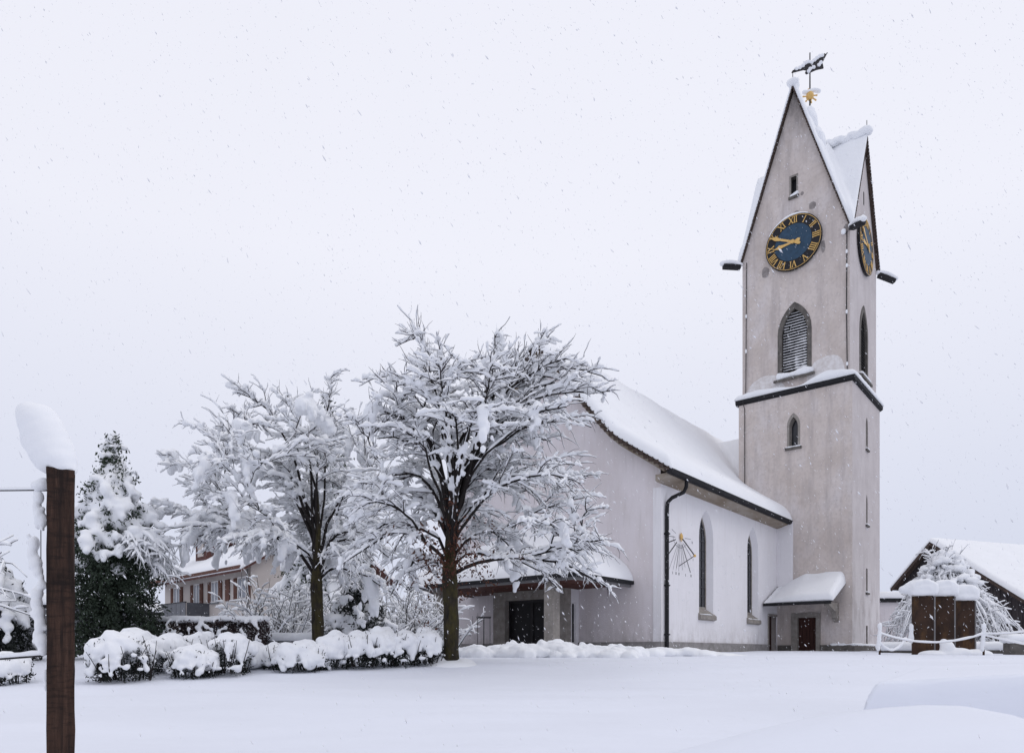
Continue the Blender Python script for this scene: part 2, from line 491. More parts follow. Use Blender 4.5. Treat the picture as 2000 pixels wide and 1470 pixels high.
def rect(u0, u1, v0, v1): return [(u0, v0), (u1, v0), (u1, v1), (u0, v1)]

# ------------------------------------------------------------------ terrain: the snow field rises gently to the church
PY = [-20, 0, 4, 6, 8, 10, 12, 14, 15, 16, 17, 18.5, 20, 23, 26, 30, 35, 45, 60, 120, 600, 2000]
PZ = [-1.9, -1.5, -1.33, -1.22, -1.10, -0.94, -0.77, -0.60, -0.50, -0.38, -0.245, -0.17, -0.12, -0.08, -0.05, 0.03, 0.10, 0.1, 0.0, -0.4, -2, -6]
def ground(x, y, fine=True):
    r = y + 0.10 * max(0.0, -x - 2) * (1 if y < 25 else 0) * 0.0
    z = float(np.interp(r, PY, PZ))
    # drift in the right foreground
    if y < 12:
        sx_ = 2.6 if x < 3.3 else 1.6
        sy_ = 0.85 if y > 5.35 else 1.9
        z += 0.84 * math.exp(-((x - 3.3) / sx_) ** 2 - ((y - 5.35) / sy_) ** 2)
    if fine and y < 60:
        z += 0.05 * nz(x, y, 2.0, 0.22) + 0.02 * nz(x * 0.6, y, 5.0, 0.9)
        z += 0.010 * nz(x, y, 9.0, 2.3) + 0.026 * nz(x * 0.3, y * 2.0, 3.0, 1.0)
    return z
gy = np.concatenate([np.linspace(-18, 3, 12), np.linspace(3.2, 24, 150), np.linspace(24.5, 60, 50), np.geomspace(64, 1800, 22)])
gx = np.concatenate([-np.geomspace(1800, 34, 20), np.linspace(-32, 34, 230), np.geomspace(36, 1800, 20)])
GX, GY = np.meshgrid(gx, gy, indexing='ij')
gv = np.array([(x, y, ground(x, y)) for x, y in zip(GX.ravel(), GY.ravel())])
ii = np.arange(len(gx) * len(gy)).reshape(len(gx), len(gy))
gf = np.stack([ii[:-1, :-1], ii[1:, :-1], ii[1:, 1:], ii[:-1, 1:]], axis=-1).reshape(-1, 4)
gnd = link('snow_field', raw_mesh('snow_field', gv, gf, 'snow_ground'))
gnd['kind'] = 'structure'

# ------------------------------------------------------------------ CHURCH: frame with local x along the nave, local y across it
CX, CY, CRZ = 16.835, 35.0, math.atan2(0.7722, 0.6354)
BASE = -0.7
def Z(z): return z - BASE
CA = Vector((math.cos(CRZ), math.sin(CRZ))); CB = Vector((-math.sin(CRZ), math.cos(CRZ)))
front = lambda a: (lambda u, v, t: (a + t, u, Z(v)))        # a plane facing -x, u along y, t inwards
side = lambda b: (lambda u, v, t: (u, b + t, Z(v)))         # a plane facing -y, u along x, t inwards

# ---------------- nave
nave = thing('church', 'white church nave with snow covered roof, sundial and pointed windows, joined to the clock tower', 'church', (CX, CY, BASE), CRZ)
BW, BE, BC = 3.68, 15.02, 9.35           # side walls and ridge line
def roofz(b):
    t = abs(b - BC)
    return 13.24 - 1.213 * t if t <= 3.5 else (13.24 - 1.213 * 3.5 - 0.70 * (t - 3.5) if t > 4.1 else
           13.24 - 1.213 * 3.5 - (t - 3.5) * 0.95 + ((t - 3.5) / 0.6) * 0.0 if t <= 4.1 else 0)
def roofp(b):                            # smooth bell-cast profile
    t = abs(b - BC)
    if t <= 3.4: return 13.24 - 1.213 * t
    k = min((t - 3.4) / 0.9, 1.0)
    return 13.24 - 1.213 * 3.4 - (t - 3.4) * 1.213 + (1.213 - 0.70) * (0.45 * k * k if t <= 4.3 else 0.45 + (t - 4.3))
bs = np.linspace(BW, BE, 41)
gable = [(BW, -0.9), (BW, roofp(BW) - 0.02)] + [(float(b), roofp(b) - 0.02) for b in bs[1:-1]] + [(BE, roofp(BE) - 0.02), (BE, -0.9)]
mb = MB(); mb.face(gable[::-1], [], front(-13.0))
mb.add([(-13.0, b, Z(z)) for b, z in ((BE, -0.9), (BE, 6.9))] + [(10.0, b, Z(z)) for b, z in ((BE, 6.9), (BE, -0.9))], [(0, 1, 2, 3)])
mb.add([(10.0, b, Z(z)) for b, z in ((BE, -0.9), (BE, 6.9), (5.9, 6.9), (5.9, -0.9))], [(0, 1, 2, 3)])
mb.build('gable_wall', 'facade_plaster', nave)
W1, W2 = -8.84, -3.45
holes = []
wins = []
for c in (W1, W2):
    o = arch(c, 1.45, 1.62, 6.18, 4.95)
    i_ = arch(c, 1.06, 1.95, 5.98, 4.85)
    holes.append((o, i_, 0.31, 0)); wins.append((c, o, i_))
holes.append((rect(-1.30, -0.22, -0.9, 1.92), rect(-1.30, -0.22, -0.9, 1.92), 0.22, 1))
mb = MB(); mb.face(rect(-13.0, 0.1, -0.9, 6.75)[:], holes[:2] + [], side(BW)) if False else None
# the door reaches the foot, so the outline itself steps round it
outl = [(-13.0, -0.9), (-1.32, -0.9), (-1.32, 1.92), (-0.2, 1.92), (-0.2, -0.9), (0.1, -0.9), (0.1, 6.75), (-13.0, 6.75)]
mb = MB(); mb.face(outl, holes[:2], side(BW))
mb.build('side_wall', ['white_plaster', 'stone'], nave)
# corner pilaster edge left of the downpipe
MB().bb(-13.05, -12.62, BW - 0.05, BW + 0.3, Z(0.42), Z(6.4)).build('corner_pilaster', 'white_plaster', nave)
for c, o, i_ in wins:
    w = thing_part = MB().prism(i_, side(BW), 0.29, 0.33).build('window', 'glass', nave)
    # lead bars and stone inner frame
    fr = arch(c, 1.10, 1.93, 6.0, 4.86); fi = arch(c, 0.98, 2.01, 5.88, 4.82)
    MB().ring(fr, fi, side(BW), 0.25, 0.32).build('frame', 'stone', w)
    lb = MB()
    for k in range(1, 9):
        z = 2.05 + k * 0.40
        lb.bb(c - 0.49, c + 0.49, BW + 0.265, BW + 0.287, Z(z), Z(z + 0.03))
    for q in (-0.17, 0.17): lb.bb(c + q - 0.012, c + q + 0.012, BW + 0.263, BW + 0.286, Z(2.0), Z(5.6))
    lb.build('leading', 'lead', w)
    sl = MB()
    sl.prism([(BW + 0.31, 1.97), (BW - 0.13, 1.60), (BW - 0.13, 1.45), (BW + 0.02, 1.40), (BW + 0.31, 1.40)], lambda u, v, t: (t, u, Z(v)), c - 0.80, c + 0.80)
    s_ = sl.build('sill', 'stone', w)
    balls = [((c + q, BW + random.uniform(-0.06, 0.02), Z(1.66)), (0.12, 0.08, random.uniform(0.015, 0.045))) for q in np.linspace(-0.66, 0.66, 12)]
    link('snow', balls_mesh(balls, 'sill_snow', 'snow', 0.02, 3), w)
# plinth (front and side), butted at the corner
mb = MB()
mb.bb(-13.06, -13.0 - 0.002, BW - 0.06, BE, Z(-0.9), Z(0.45))
mb.build('plinth', 'plinth', nave); mb = MB()
mb.bb(-12.998, -1.40, BW - 0.06, BW - 0.002, Z(-0.9), Z(0.45))
mb.build('plinth', 'plinth', nave)
# side door by the tower
d = MB().bb(-1.32, -0.2, BW + 0.24, BW + 0.30, Z(-0.9), Z(1.92)).build('side_door', 'door', nave)
MB().bb(-1.42, -1.322, BW - 0.05, BW + 0.23, Z(-0.9), Z(2.02)).bb(-1.322, -0.10, BW - 0.05, BW + 0.23, Z(1.922), Z(2.02)).build('frame', 'stone', d)
# roof slab, snow
rmask = lambda a, b: (a < 0.35) or (b > 5.2)
def cross(a): return 12.25 - 1.15 * abs(a - 3.5)
def rz_(a, b):
    z = roofp(b)
    z = min(z, 13.24 - 1.3 * (a - 6.4)) if a > 6.4 else z
    if a > 0.4 and b < BC: z = max(z, cross(a))
    return z
A_ = [-13.6, -13.55] + [float(q) for q in np.linspace(-13.2, 0.0, 12)] + [0.35, 0.7] + [float(q) for q in np.linspace(1.0, 6.0, 21)] + [6.4, 7, 8, 9, 10]
B_ = [float(q) for q in np.linspace(3.0, 15.7, 61)]
grid_solid(A_, B_, lambda a, b: Z(rz_(a, b) + 0.13), lambda a, b: Z(rz_(a, b)), rmask).build('roof', 'tile', nave)
def nave_snow(a, b):
    z = rz_(a, b) + 0.14
    e = min(rnd(a + 13.62, 0.42), rnd(b - 2.93, 0.6), rnd(15.75 - b, 0.6))
    t = 0.46 + 0.07 * nz(a, b, 1, 0.5) + 0.03 * nz(a, b, 4, 1.6)
    ridge = -0.18 * math.exp(-((b - BC) / 0.35) ** 2)
    return Z(z + t * e + ridge * 0.5 + 0.03)
A2 = [float(q) for q in dense(-13.64, 0.36, 0.22, 0.5, 0.06)] + [float(q) for q in np.linspace(0.5, 10.0, 44)]
B2 = dense(2.9, 15.75, 0.16, 0.7, 0.05)
sn = grid_solid(A2, B2, nave_snow, lambda a, b: Z(rz_(a, b) + 0.11), rmask).build('roof_snow', 'snow', nave, smooth=True)
# tile ends along the front verge
mb = MB()
for side_ in (-1, 1):
    t = 0.05
    while t < 6.3:
        b = BC + side_ * t
        z = roofp(b)
        s = 1.0 if t < 3.6 else 0.75
        mb.box((-13.63, b, Z(z + 0.02 + random.uniform(-0.015, 0.015))), (0.07, 0.20, 0.12 + random.uniform(0, 0.03)))
        t += 0.17 if t < 3.6 else 0.22
tl = mb.build('verge_tiles', 'tile', nave); tl['kind'] = 'stuff'
mb = MB()
for side_ in (-1, 1):
    pts = [(BC + side_ * t, roofp(BC + side_ * t) - 0.03) for t in np.linspace(0, 6.1, 14)]
    for p, q in zip(pts[:-1], pts[1:]):
        mb.bar((-13.28, p[0], Z(p[1] - 0.07)), (-13.28, q[0], Z(q[1] - 0.07)), 0.5, 0.12, up=(0, 0, 1))
mb.build('barge_board', 'cornice', nave)
# cornice under the eaves, gutter, downpipe
prof = [(BW, 6.54), (3.45, 6.58), (3.16, 6.68), (3.10, 6.70), (3.10, 6.80), (BW, 6.80)]
MB().prism(prof, lambda u, v, t: (t, u, Z(v)), -13.42, -0.004).build('cornice', 'cornice', nave)
prof = [(3.09, 6.72), (3.00, 6.69), (2.90, 6.74), (2.86, 6.88), (2.90, 6.89), (3.09, 6.90)]
MB().prism(prof, lambda u, v, t: (t, u, Z(v)), -13.62, 0.34).build('gutter', 'metal', nave)
mb = MB()
mb.tube([(-12.2, 2.98, Z(6.72)), (-12.2, 3.0, Z(6.45)), (-12.25, 3.08, Z(6.25)), (-12.6, 3.4, Z(6.02)), (-12.72, 3.52, Z(5.85)), (-12.74, 3.54, Z(5.6)), (-12.74, 3.54, Z(2.5)), (-12.74, 3.54, Z(-0.8))], 0.075, 10)
mb.build('downpipe', 'metal', nave, smooth=True)
for z in (4.6, 2.6, 0.7): MB().bb(-12.83, -12.65, 3.45, BW - 0.002, Z(z), Z(z + 0.05)).build('pipe_bracket', 'metal', nave)

# sundial painted on the side wall
SDc, SDz = -11.35, 4.66
sd = MB()
def dial_line(u0, v0, u1, v1, w):
    v0 *= 0.66; v1 *= 0.66
    sd.bar((SDc + u0, BW - 0.004, Z(SDz + v0)), (SDc + u1, BW - 0.004, Z(SDz + v1)), 0.004, w, up=(0.3, 0, 1))
lines = [(-0.95, -2.05, .012), (-0.62, -2.05, .012), (-0.36, -2.05, .012), (-0.12, -2.05, .012), (0.22, -1.95, .014), (0.46, -1.75, .014), (0.95, -2.0, .045),
         (-1.12, -1.30, .05), (1.1, -1.1, .02), (-1.12, -0.52, .04), (-1.12, -0.1, .018), (0.98, 0.1, .014), (-0.72, 0.38, .014), (-0.3, -1.9, .012)]
for (u, v, w) in lines:
    k = 0.42 / math.hypot(u, v)
    dial_line(u * k, v * k, u, v, w)
for i in range(10):
    a0, a1 = PI * (1.0 + 0.09 * i), PI * (1.0 + 0.09 * (i + 1))
    dial_line(0.62 * math.cos(a0), 0.62 * math.sin(a0), 0.62 * math.cos(a1), 0.62 * math.sin(a1), 0.012)
for (u, v, txt) in ((-1.02, -2.22, 'V'), (-0.65, -2.22, 'I'), (-0.38, -2.22, 'II'), (-0.12, -2.22, 'II'), (0.5, -2.22, 'I'), (0.98, -2.2, 'II'), (-1.22, -1.36, 'X'), (-1.22, -0.56, 'X'), (-1.22, 0.15, 'V'), (1.12, -0.1, 'V'), (1.2, -1.16, 'I')):
    for k, ch in enumerate(txt):
        q = u + k * 0.05
        if ch == 'I': dial_line(q, v - 0.08, q, v + 0.08, 0.022)
        if ch == 'V': dial_line(q - 0.04, v + 0.08, q, v - 0.08, 0.02); dial_line(q + 0.04, v + 0.08, q, v - 0.08, 0.014)
        if ch == 'X': dial_line(q - 0.04, v + 0.08, q + 0.04, v - 0.08, 0.02); dial_line(q + 0.04, v + 0.08, q - 0.04, v - 0.08, 0.014)
sdo = sd.build('sundial', 'ink', nave)
mb = MB(); gp = (SDc + 0.02, BW - 0.05, Z(SDz + 0.02)); tip = (SDc + 0.42, BW - 0.44, Z(SDz - 0.72))
mb.tube([gp, tip], 0.022, 6); mb.tube([tip, (SDc - 0.1, BW - 0.01, Z(SDz - 1.15))], 0.016, 6)
mb.build('gnomon', 'iron', sdo)
mb = MB(); mb.ball((SDc + 0.02, BW - 0.06, Z(SDz + 0.03)), (0.10, 0.05, 0.13))
for k in range(8):
    q = k * PI / 4; mb.bar(gp, (gp[0] + 0.11 * math.cos(q), gp[1], gp[2] + 0.17 * math.sin(q)), 0.03, 0.03)
mb.build('gilded_sun', 'gold', sdo)
MB().ball(tip, 0.06).build('gilded_knob', 'gold', sdo)

# ---------------- entrance canopy with vestibule
CB0, CB1, CA0 = 4.9, 13.6, -17.04
def canz(a, b): return min(2.86 + 0.56 * (a - CA0), 2.86 + 0.85 * (b - CB0), 2.86 + 0.85 * (CB1 - b))
xs = [float(q) for q in np.linspace(CA0, -13.005, 22)]; ys = [float(q) for q in np.linspace(CB0, CB1, 45)]
can = grid_solid(xs, ys, lambda a, b: Z(canz(a, b)), lambda a, b: Z(2.80)).build('canopy_roof', 'metal', nave)
def can_snow(a, b):
    e = min(rnd(a - CA0 + 0.05, 0.45), rnd(b - CB0 + 0.05, 0.5), rnd(CB1 + 0.05 - b, 0.5))
    return Z(canz(a, b) + 0.02 + (0.36 + 0.05 * nz(a, b, 3, 0.8) + 0.02 * nz(a, b, 3, 2.5)) * e)
xs = dense(CA0 - 0.05, -12.995, 0.2, 0.5, 0.07); ys = dense(CB0 - 0.05, CB1 + 0.05, 0.2, 0.5, 0.07)
grid_solid(xs, ys, can_snow, lambda a, b: Z(canz(a, b) - 0.0)).build('snow', 'snow', can, smooth=True)
mb = MB()
mb.bb(CA0 - 0.06, CA0 + 0.06, CB0 - 0.06, CB1 + 0.06, Z(2.72), Z(2.86)); mb.bb(CA0 + 0.062, -13.004, CB0 - 0.06, CB0 + 0.06, Z(2.72), Z(2.86)); mb.bb(CA0 + 0.062, -13.004, CB1 - 0.06, CB1 + 0.06, Z(2.72), Z(2.86))
mb.build('gutter', 'metal', can)
mb = MB()
mb.bb(CA0 + 0.064, CA0 + 0.16, CB0 + 0.064, CB1 - 0.064, Z(2.62), Z(2.795)); mb.bb(CA0 + 0.164, -13.004, CB0 + 0.064, CB0 + 0.16, Z(2.62), Z(2.795)); mb.bb(CA0 + 0.164, -13.004, CB1 - 0.16, CB1 - 0.064, Z(2.62), Z(2.795))
mb.build('fascia', 'fascia', can)
bm_ = None
for k in range(30):                      # soffit boards, one by one
    b0 = CB0 + 0.17 + k * (CB1 - CB0 - 0.34) / 30
    w_ = (CB1 - CB0 - 0.34) / 30
    o = MB().bb(CA0 + 0.17, -13.006, -w_ / 2 + 0.008, w_ / 2 - 0.008, -0.02, 0.02).build('soffit_board', 'soffit', can) if bm_ is None else link('soffit_board', bm_, can)
    bm_ = o.data
    o.location = (0, b0 + w_ / 2, Z(2.70 + random.uniform(-0.006, 0.006)))
for b in (6.30, 12.15):
    MB().bb(-16.72, -16.30, b - 0.21, b + 0.21, Z(-0.8), Z(2.675)).build('pillar', 'stone', nave)
# vestibule: stone portal front, plastered sides
VB0, VB1, VA = 7.45, 11.35, -14.0
mb = MB()
mb.bb(VA - 0.02, VA + 0.40, VB0, 8.10, Z(-0.8), Z(2.67)); mb.bb(VA - 0.02, VA + 0.40, 10.68, VB1, Z(-0.8), Z(2.67)); mb.bb(VA - 0.018, VA + 0.38, 8.102, 10.678, Z(2.28), Z(2.668))
portal = mb.build('portal', 'stone', nave)
mb = MB(); outl = [(VA + 0.402, -0.8), (-13.002, -0.8), (-13.002, 2.67), (VA + 0.402, 2.67)]
mb.face(outl, [(rect(-13.50, -13.18, 0.42, 2.10), rect(-13.46, -13.22, 0.46, 2.06), 0.10, 0)], side(VB0 + 0.03))
mb.build('vestibule_wall', 'white_plaster', nave)
mb = MB(); mb.add([(q, VB1 - 0.03, Z(z)) for q, z in ((VA + 0.402, -0.8), (-13.002, -0.8), (-13.002, 2.67), (VA + 0.402, 2.67))], [(0, 1, 2, 3)])
mb.build('vestibule_wall', 'white_plaster', nave)
MB().bb(-13.47, -13.21, VB0 + 0.12, VB0 + 0.15, Z(0.44), Z(2.08)).build('window', 'glass', nave)
dd = MB().bb(VA + 0.30, VA + 0.36, 8.10, 10.68, Z(-0.8), Z(2.28)).build('entrance_door', 'dark_door', nave)
mb = MB()
for b in (8.14, 9.36, 9.42, 10.64): mb.bb(VA + 0.26, VA + 0.298, b - 0.035, b + 0.035, Z(-0.7), Z(2.27))
mb.bb(VA + 0.262, VA + 0.297, 8.18, 10.6, Z(2.18), Z(2.26)); mb.build('frame', 'iron', dd)

# ---------------- tower
tower = thing('church_tower', 'tall pale church tower with blue and black clock, louvred belfry and steep snowy gables', 'tower', (CX, CY, BASE), CRZ)
TW, IN = 5.76, 0.15
T0, T1, TC = IN, TW - IN, TW / 2
LEDGE = 13.7
bw_o, bw_i = arch(TC - 0.04, 1.72, 14.55, 18.30, 16.75), arch(TC - 0.04, 1.22, 14.75, 17.90, 16.65)
lw_o, lw_i = arch(TC - 0.04, 0.66, 10.72, 12.48, 11.85), arch(TC - 0.04, 0.36, 10.80, 12.20, 11.75)
gs = rect(TC - 0.16, TC + 0.16, 23.9, 24.85)
F2 = 0.45
# front lower (door hole steps into outline)
DB0, DB1, DZ = 1.72, 2.63, 1.83
mb = MB()
outl = [(0, -0.9), (DB0, -0.9), (DB0, DZ), (DB1, DZ), (DB1, -0.9), (TW, -0.9), (TW, LEDGE), (0, LEDGE)]
mb.face(outl, [(lw_o, lw_i, 0.34, 1)], front(0.0))
# right lower, with slits
sl1 = arch(TC, 0.42, 10.72, 12.40, 11.9); sl2 = arch(TC, 0.30, 6.75, 8.35, 7.85); sl3 = rect(TC - 0.16, TC + 0.16, 3.2, 4.45); sl4 = rect(TC - 0.17, TC + 0.17, 0.5, 1.45)
def shrink(p, k):
    cx = sum(u for u, v in p) / len(p); cz = sum(v for u, v in p) / len(p)
    return [(cx + (u - cx) * k, cz + (v - cz) * (1 - (1 - k) * 0.3)) for u, v in p]
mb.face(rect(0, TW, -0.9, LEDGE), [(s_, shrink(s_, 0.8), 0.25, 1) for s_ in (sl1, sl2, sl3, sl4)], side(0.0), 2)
mb.add([(TW, 0, Z(-0.9)), (TW, TW, Z(-0.9)), (TW, TW, Z(LEDGE)), (TW, 0, Z(LEDGE))], [(0, 1, 2, 3)])
mb.add([(0, TW, Z(-0.9)), (TW, TW, Z(-0.9)), (TW, TW, Z(LEDGE)), (0, TW, Z(LEDGE))], [(0, 1, 2, 3)])
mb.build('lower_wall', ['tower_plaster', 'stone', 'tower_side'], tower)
FOOT, AP, APC = 21.25, 29.3, 26.95
gabF = [(T0, LEDGE), (T1, LEDGE), (T1, FOOT), (TC, AP), (T0, FOOT)]
gabS = [(T0, LEDGE), (T1, LEDGE), (T1, FOOT), (TC, APC), (T0, FOOT)]
mb = MB()
mb.face(gabF, [(bw_o, bw_i, 0.38, 1), (gs, gs, 0.3, 1)], front(T0))
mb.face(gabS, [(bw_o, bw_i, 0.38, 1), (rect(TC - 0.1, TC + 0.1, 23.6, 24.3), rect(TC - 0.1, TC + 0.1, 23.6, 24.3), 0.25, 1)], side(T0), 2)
mb.face(gabF, [], front(T1)); mb.face(gabS, [], side(T1))
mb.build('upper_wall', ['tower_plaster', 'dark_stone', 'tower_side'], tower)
# light strip of plaster next to the nave
MB().bb(-0.07, -0.002, 2.86, BW - 0.004, Z(3.5), Z(6.85)).build('plaster_strip', 'white_plaster', tower)
# plinth
mb = MB()
mb.bb(-0.10, -0.002, 2.96, BW - 0.064, Z(-0.9), Z(0.42)); mb.build('plinth', 'dark_stone', tower); mb = MB()
mb.bb(0.0, TW, -0.10, -0.002, Z(-0.9), Z(0.42)); mb.build('plinth', 'dark_stone', tower); mb = MB()
mb.bb(-0.10, -0.002, -0.10, 1.52, Z(-0.9), Z(0.42))
pl = mb.build('plinth', 'dark_stone', tower)
balls = [((-0.05, b, Z(0.43)), (0.08, 0.16, random.uniform(0.03, 0.09))) for b in np.linspace(-0.05, 0.9, 9)] + [((a, -0.05, Z(0.43)), (0.18, 0.08, random.uniform(0.05, 0.10))) for a in np.linspace(0, TW, 40)]
link('snow', balls_mesh(balls, 'plinth_snow', 'snow', 0.03, 3), tower)
# door in the tower foot
td = MB().bb(0.20, 0.25, DB0, DB1, Z(-0.9), Z(DZ)).build('tower_door', 'door', tower)
for k in range(5):
    w_ = (DB1 - DB0) / 5
    MB().bb(0.165, 0.198, DB0 + k * w_ + 0.008, DB0 + (k + 1) * w_ - 0.008, Z(-0.88), Z(DZ - 0.02)).build('board', 'door', td)
mb = MB()
mb.bb(-0.06, 0.16, DB0 - 0.22, DB0, Z(-0.9), Z(DZ)); mb.bb(-0.06, 0.16, DB1, DB1 + 0.30, Z(-0.9), Z(DZ)); mb.bb(-0.062, 0.158, DB0 - 0.22, DB1 + 0.30, Z(DZ + 0.001), Z(DZ + 0.24))
mb.build('frame', 'stone', td)
# ledge between the two stages
mb = MB()
prof = [(-0.02, 13.48), (-0.14, 13.56), (-0.14, 13.74), (0.25, 13.80), (0.25, 13.48)]
mb.prism(prof, lambda u, v, t: (u, t, Z(v)), -0.14, TW + 0.14)
mb.prism(prof, lambda u, v, t: (t, u, Z(v)), 0.25, TW + 0.14)
prof2 = [(TW + 0.02, 13.48), (TW + 0.14, 13.56), (TW + 0.14, 13.74), (TW - 0.25, 13.80), (TW - 0.25, 13.48)]
mb.prism(prof2, lambda u, v, t: (u, t, Z(v)), 0.25, TW + 0.14)
led = mb.build('ledge', 'metal', tower)
def led_snow_f(b):   # heaped against the wall either side of the belfry window
    return 0.22 + 0.30 * math.exp(-((b - 1.1) / 0.9) ** 2) + 0.14 * math.exp(-((b - 4.9) / 1.2) ** 2) - 0.20 * math.exp(-((b - 2.6) / 0.55) ** 2)
mbs = grid_solid([float(q) for q in np.linspace(-0.18, T0, 9)], [float(q) for q in np.linspace(-0.18, TW + 0.18, 70)],
    lambda a, b: Z(13.745 + max(0.02, (led_snow_f(b) + 0.05 * nz(a, b, 1, 2.5)) * (0.35 + 0.65 * rnd(a + 0.2, 0.25)) * min(rnd(b + 0.19, 0.2), rnd(TW + 0.19 - b, 0.2)))), lambda a, b: Z(13.74))
mbs.build('snow', 'snow', led, smooth=True)
mbs = grid_solid([float(q) for q in np.linspace(T0 + 0.001, TW + 0.18, 70)], [float(q) for q in np.linspace(-0.18, T0, 9)],
    lambda a, b: Z(13.745 + max(0.02, (0.30 + 0.06 * nz(a, b, 8, 2.5)) * (0.35 + 0.65 * rnd(b + 0.2, 0.25)) * rnd(TW + 0.19 - a, 0.2))), lambda a, b: Z(13.74))
mbs.build('snow', 'snow', led, smooth=True)
# thin snow blown on to the wall above the ledge
for (c, w_, h_) in ((4.35, 1.05, 0.95), (1.25, 0.95, 1.25)):
    pts = [(c - w_, 13.85)]
    for i in range(25):
        q = PI * i / 24
        rr = 1 + 0.10 * nz(math.cos(q) * 2, math.sin(q) * 2, c, 1.0)
        pts.append((c - w_ * math.cos(q) * rr, 13.85 + h_ * math.sin(q) * rr))
    pts.append((c + w_, 13.85))
    mb = MB(); n_ = len(pts)
    mb.add([(T0 - 0.05, c, Z(14.0))] + [(T0 - 0.004, u, Z(v)) for u, v in pts], [(0, i, i + 1) for i in range(1, n_)])
    mb.build('wind_blown_snow', 'snow_rime', tower, smooth=True)
# belfry louvres: front and right side
def louvre(mapf, name, snow_amt):
    w = MB().prism(bw_i, mapf, 0.36, 0.40).build('belfry_window', 'clock_black', tower)
    MB().ring(bw_o, arch(TC - 0.04, 1.30, 14.72, 17.97, 16.66), mapf, -0.03, 0.10).build('frame', 'dark_stone', w)
    sb = []
    z = 14.85
    while z < 17.75:
        hw = 0.61 if z < 16.65 else max(0.06, 0.61 * math.sqrt(max(0, 1 - ((z - 16.65) / 1.27) ** 2)) )
        m2 = MB()
        c = TC - 0.04
        m2.prism([(0.08, -0.03), (0.31, 0.11), (0.31, 0.135), (0.08, -0.005)], lambda u, v, t: mapf(t, z + v, u), c - hw, c + hw)
        m2.build('slat', 'slat', w)
        if snow_amt:
            k = 1.0 - (z - 14.85) / 3.2
            for q in np.arange(-hw + 0.04, hw - 0.02, 0.055):
                r_ = 0.022 + 0.045 * k * max(0.0, 0.45 + 0.9 * nz(q * 3, z * 2, 2.0) + 0.35 * nz(q * 7, z, 4.0)) + 0.02 * (q < 0) * k
                if random.random() < 0.985:
                    p = mapf(c + q, z + 0.035, 0.13)
                    ex = (0.05, 0.10, r_) if False else (0.075, 0.05, r_ * 1.0)
                    d_ = (ex[0], ex[1], ex[2])
                    sb.append((p, d_))
        z += 0.145
    if sb: link('snow', balls_mesh(sb, 'louvre_snow', 'snow', 0.022, 2, sub=1), w)
    mb = MB(); mb.prism([(-0.22, 14.36), (0.36, 14.60), (0.36, 14.40), (-0.22, 14.24)], lambda u, v, t: mapf(t, v, u), TC - 1.06, TC + 0.98)
    mb.build('sill', 'dark_stone', w)
    return w
lw = louvre(front(T0), 'front', True)
lv2 = louvre(side(T0), 'side', False)
balls = []
for q in np.linspace(-0.85, 0.8, 22):
    h_ = 0.17 + 0.10 * nz(q, 3, 1, 1.5) + 0.10 * math.exp(-((q + 0.55) / 0.35) ** 2)
    balls.append(((T0 - 0.03 + random.uniform(-0.06, 0.03), TC - 0.05 + q, Z(14.48 + 0.3 * h_)), (0.22, 0.13, h_)))
link('snow', balls_mesh(balls, 'belfry_sill_snow', 'snow', 0.035, 5), lw)
balls = [((TC - 0.05 + q, T0 - 0.05, Z(14.5)), (0.12, 0.16, 0.09)) for q in np.linspace(-0.8, 0.8, 14)]
link('snow', balls_mesh(balls, 'belfry_sill_snow', 'snow', 0.035, 4), lv2)
# small windows
w = MB().prism(lw_i, front(0.0), 0.32, 0.36).build('window', 'glass', tower)
MB().ring(lw_o, arch(TC - 0.04, 0.44, 10.78, 12.27, 11.78), front(0.0), -0.015, 0.12).build('frame', 'stone', w)
s_ = MB().bb(-0.12, 0.30, TC - 0.45, TC + 0.38, Z(10.58), Z(10.70)).build('sill', 'dark_stone', w)
balls = [((-0.04, TC - 0.04 + q, Z(10.72)), (0.12, 0.07, random.uniform(0.03, 0.06))) for q in np.linspace(-0.33, 0.33, 11)]
link('snow', balls_mesh(balls, 'sill_snow', 'snow', 0.02, 3), w)
w = MB().prism(gs, front(T0), 0.28, 0.32).build('window', 'clock_black', tower)
MB().ring(rect(TC - 0.22, TC + 0.22, 23.8, 24.95), rect(TC - 0.14, TC + 0.14, 23.9, 24.85), front(T0), -0.01, 0.05).build('frame', 'stone', w)
MB().bb(T0 - 0.10, T0 + 0.28, TC - 0.27, TC + 0.25, Z(23.70), Z(23.82)).build('sill', 'dark_stone', w)
balls = [((T0 + 0.02, TC - 0.02 + q, Z(23.88 - q * 0.35)), (0.12, 0.09, 0.14)) for q in np.linspace(-0.15, 0.15, 5)]
link('snow', balls_mesh(balls, 'sill_snow', 'snow', 0.025, 3), w)
for s_ in (sl1, sl2, sl3, sl4):
    w = MB().prism(shrink(s_, 0.82), side(0.0), 0.24, 0.28).build('window', 'glass' if s_ is not sl4 else 'stone', tower)
    zb = min(v for u, v in s_)
    if s_ is not sl4:
        MB().bb(TC - 0.28, TC + 0.28, -0.09, 0.2, Z(zb - 0.12), Z(zb - 0.003)).build('sill', 'dark_stone', w)
        link('snow', balls_mesh([((TC + q, -0.03, Z(zb)), (0.08, 0.08, 0.05)) for q in np.linspace(-0.22, 0.22, 7)], 'sill_snow', 'snow', 0.02, 3), w)

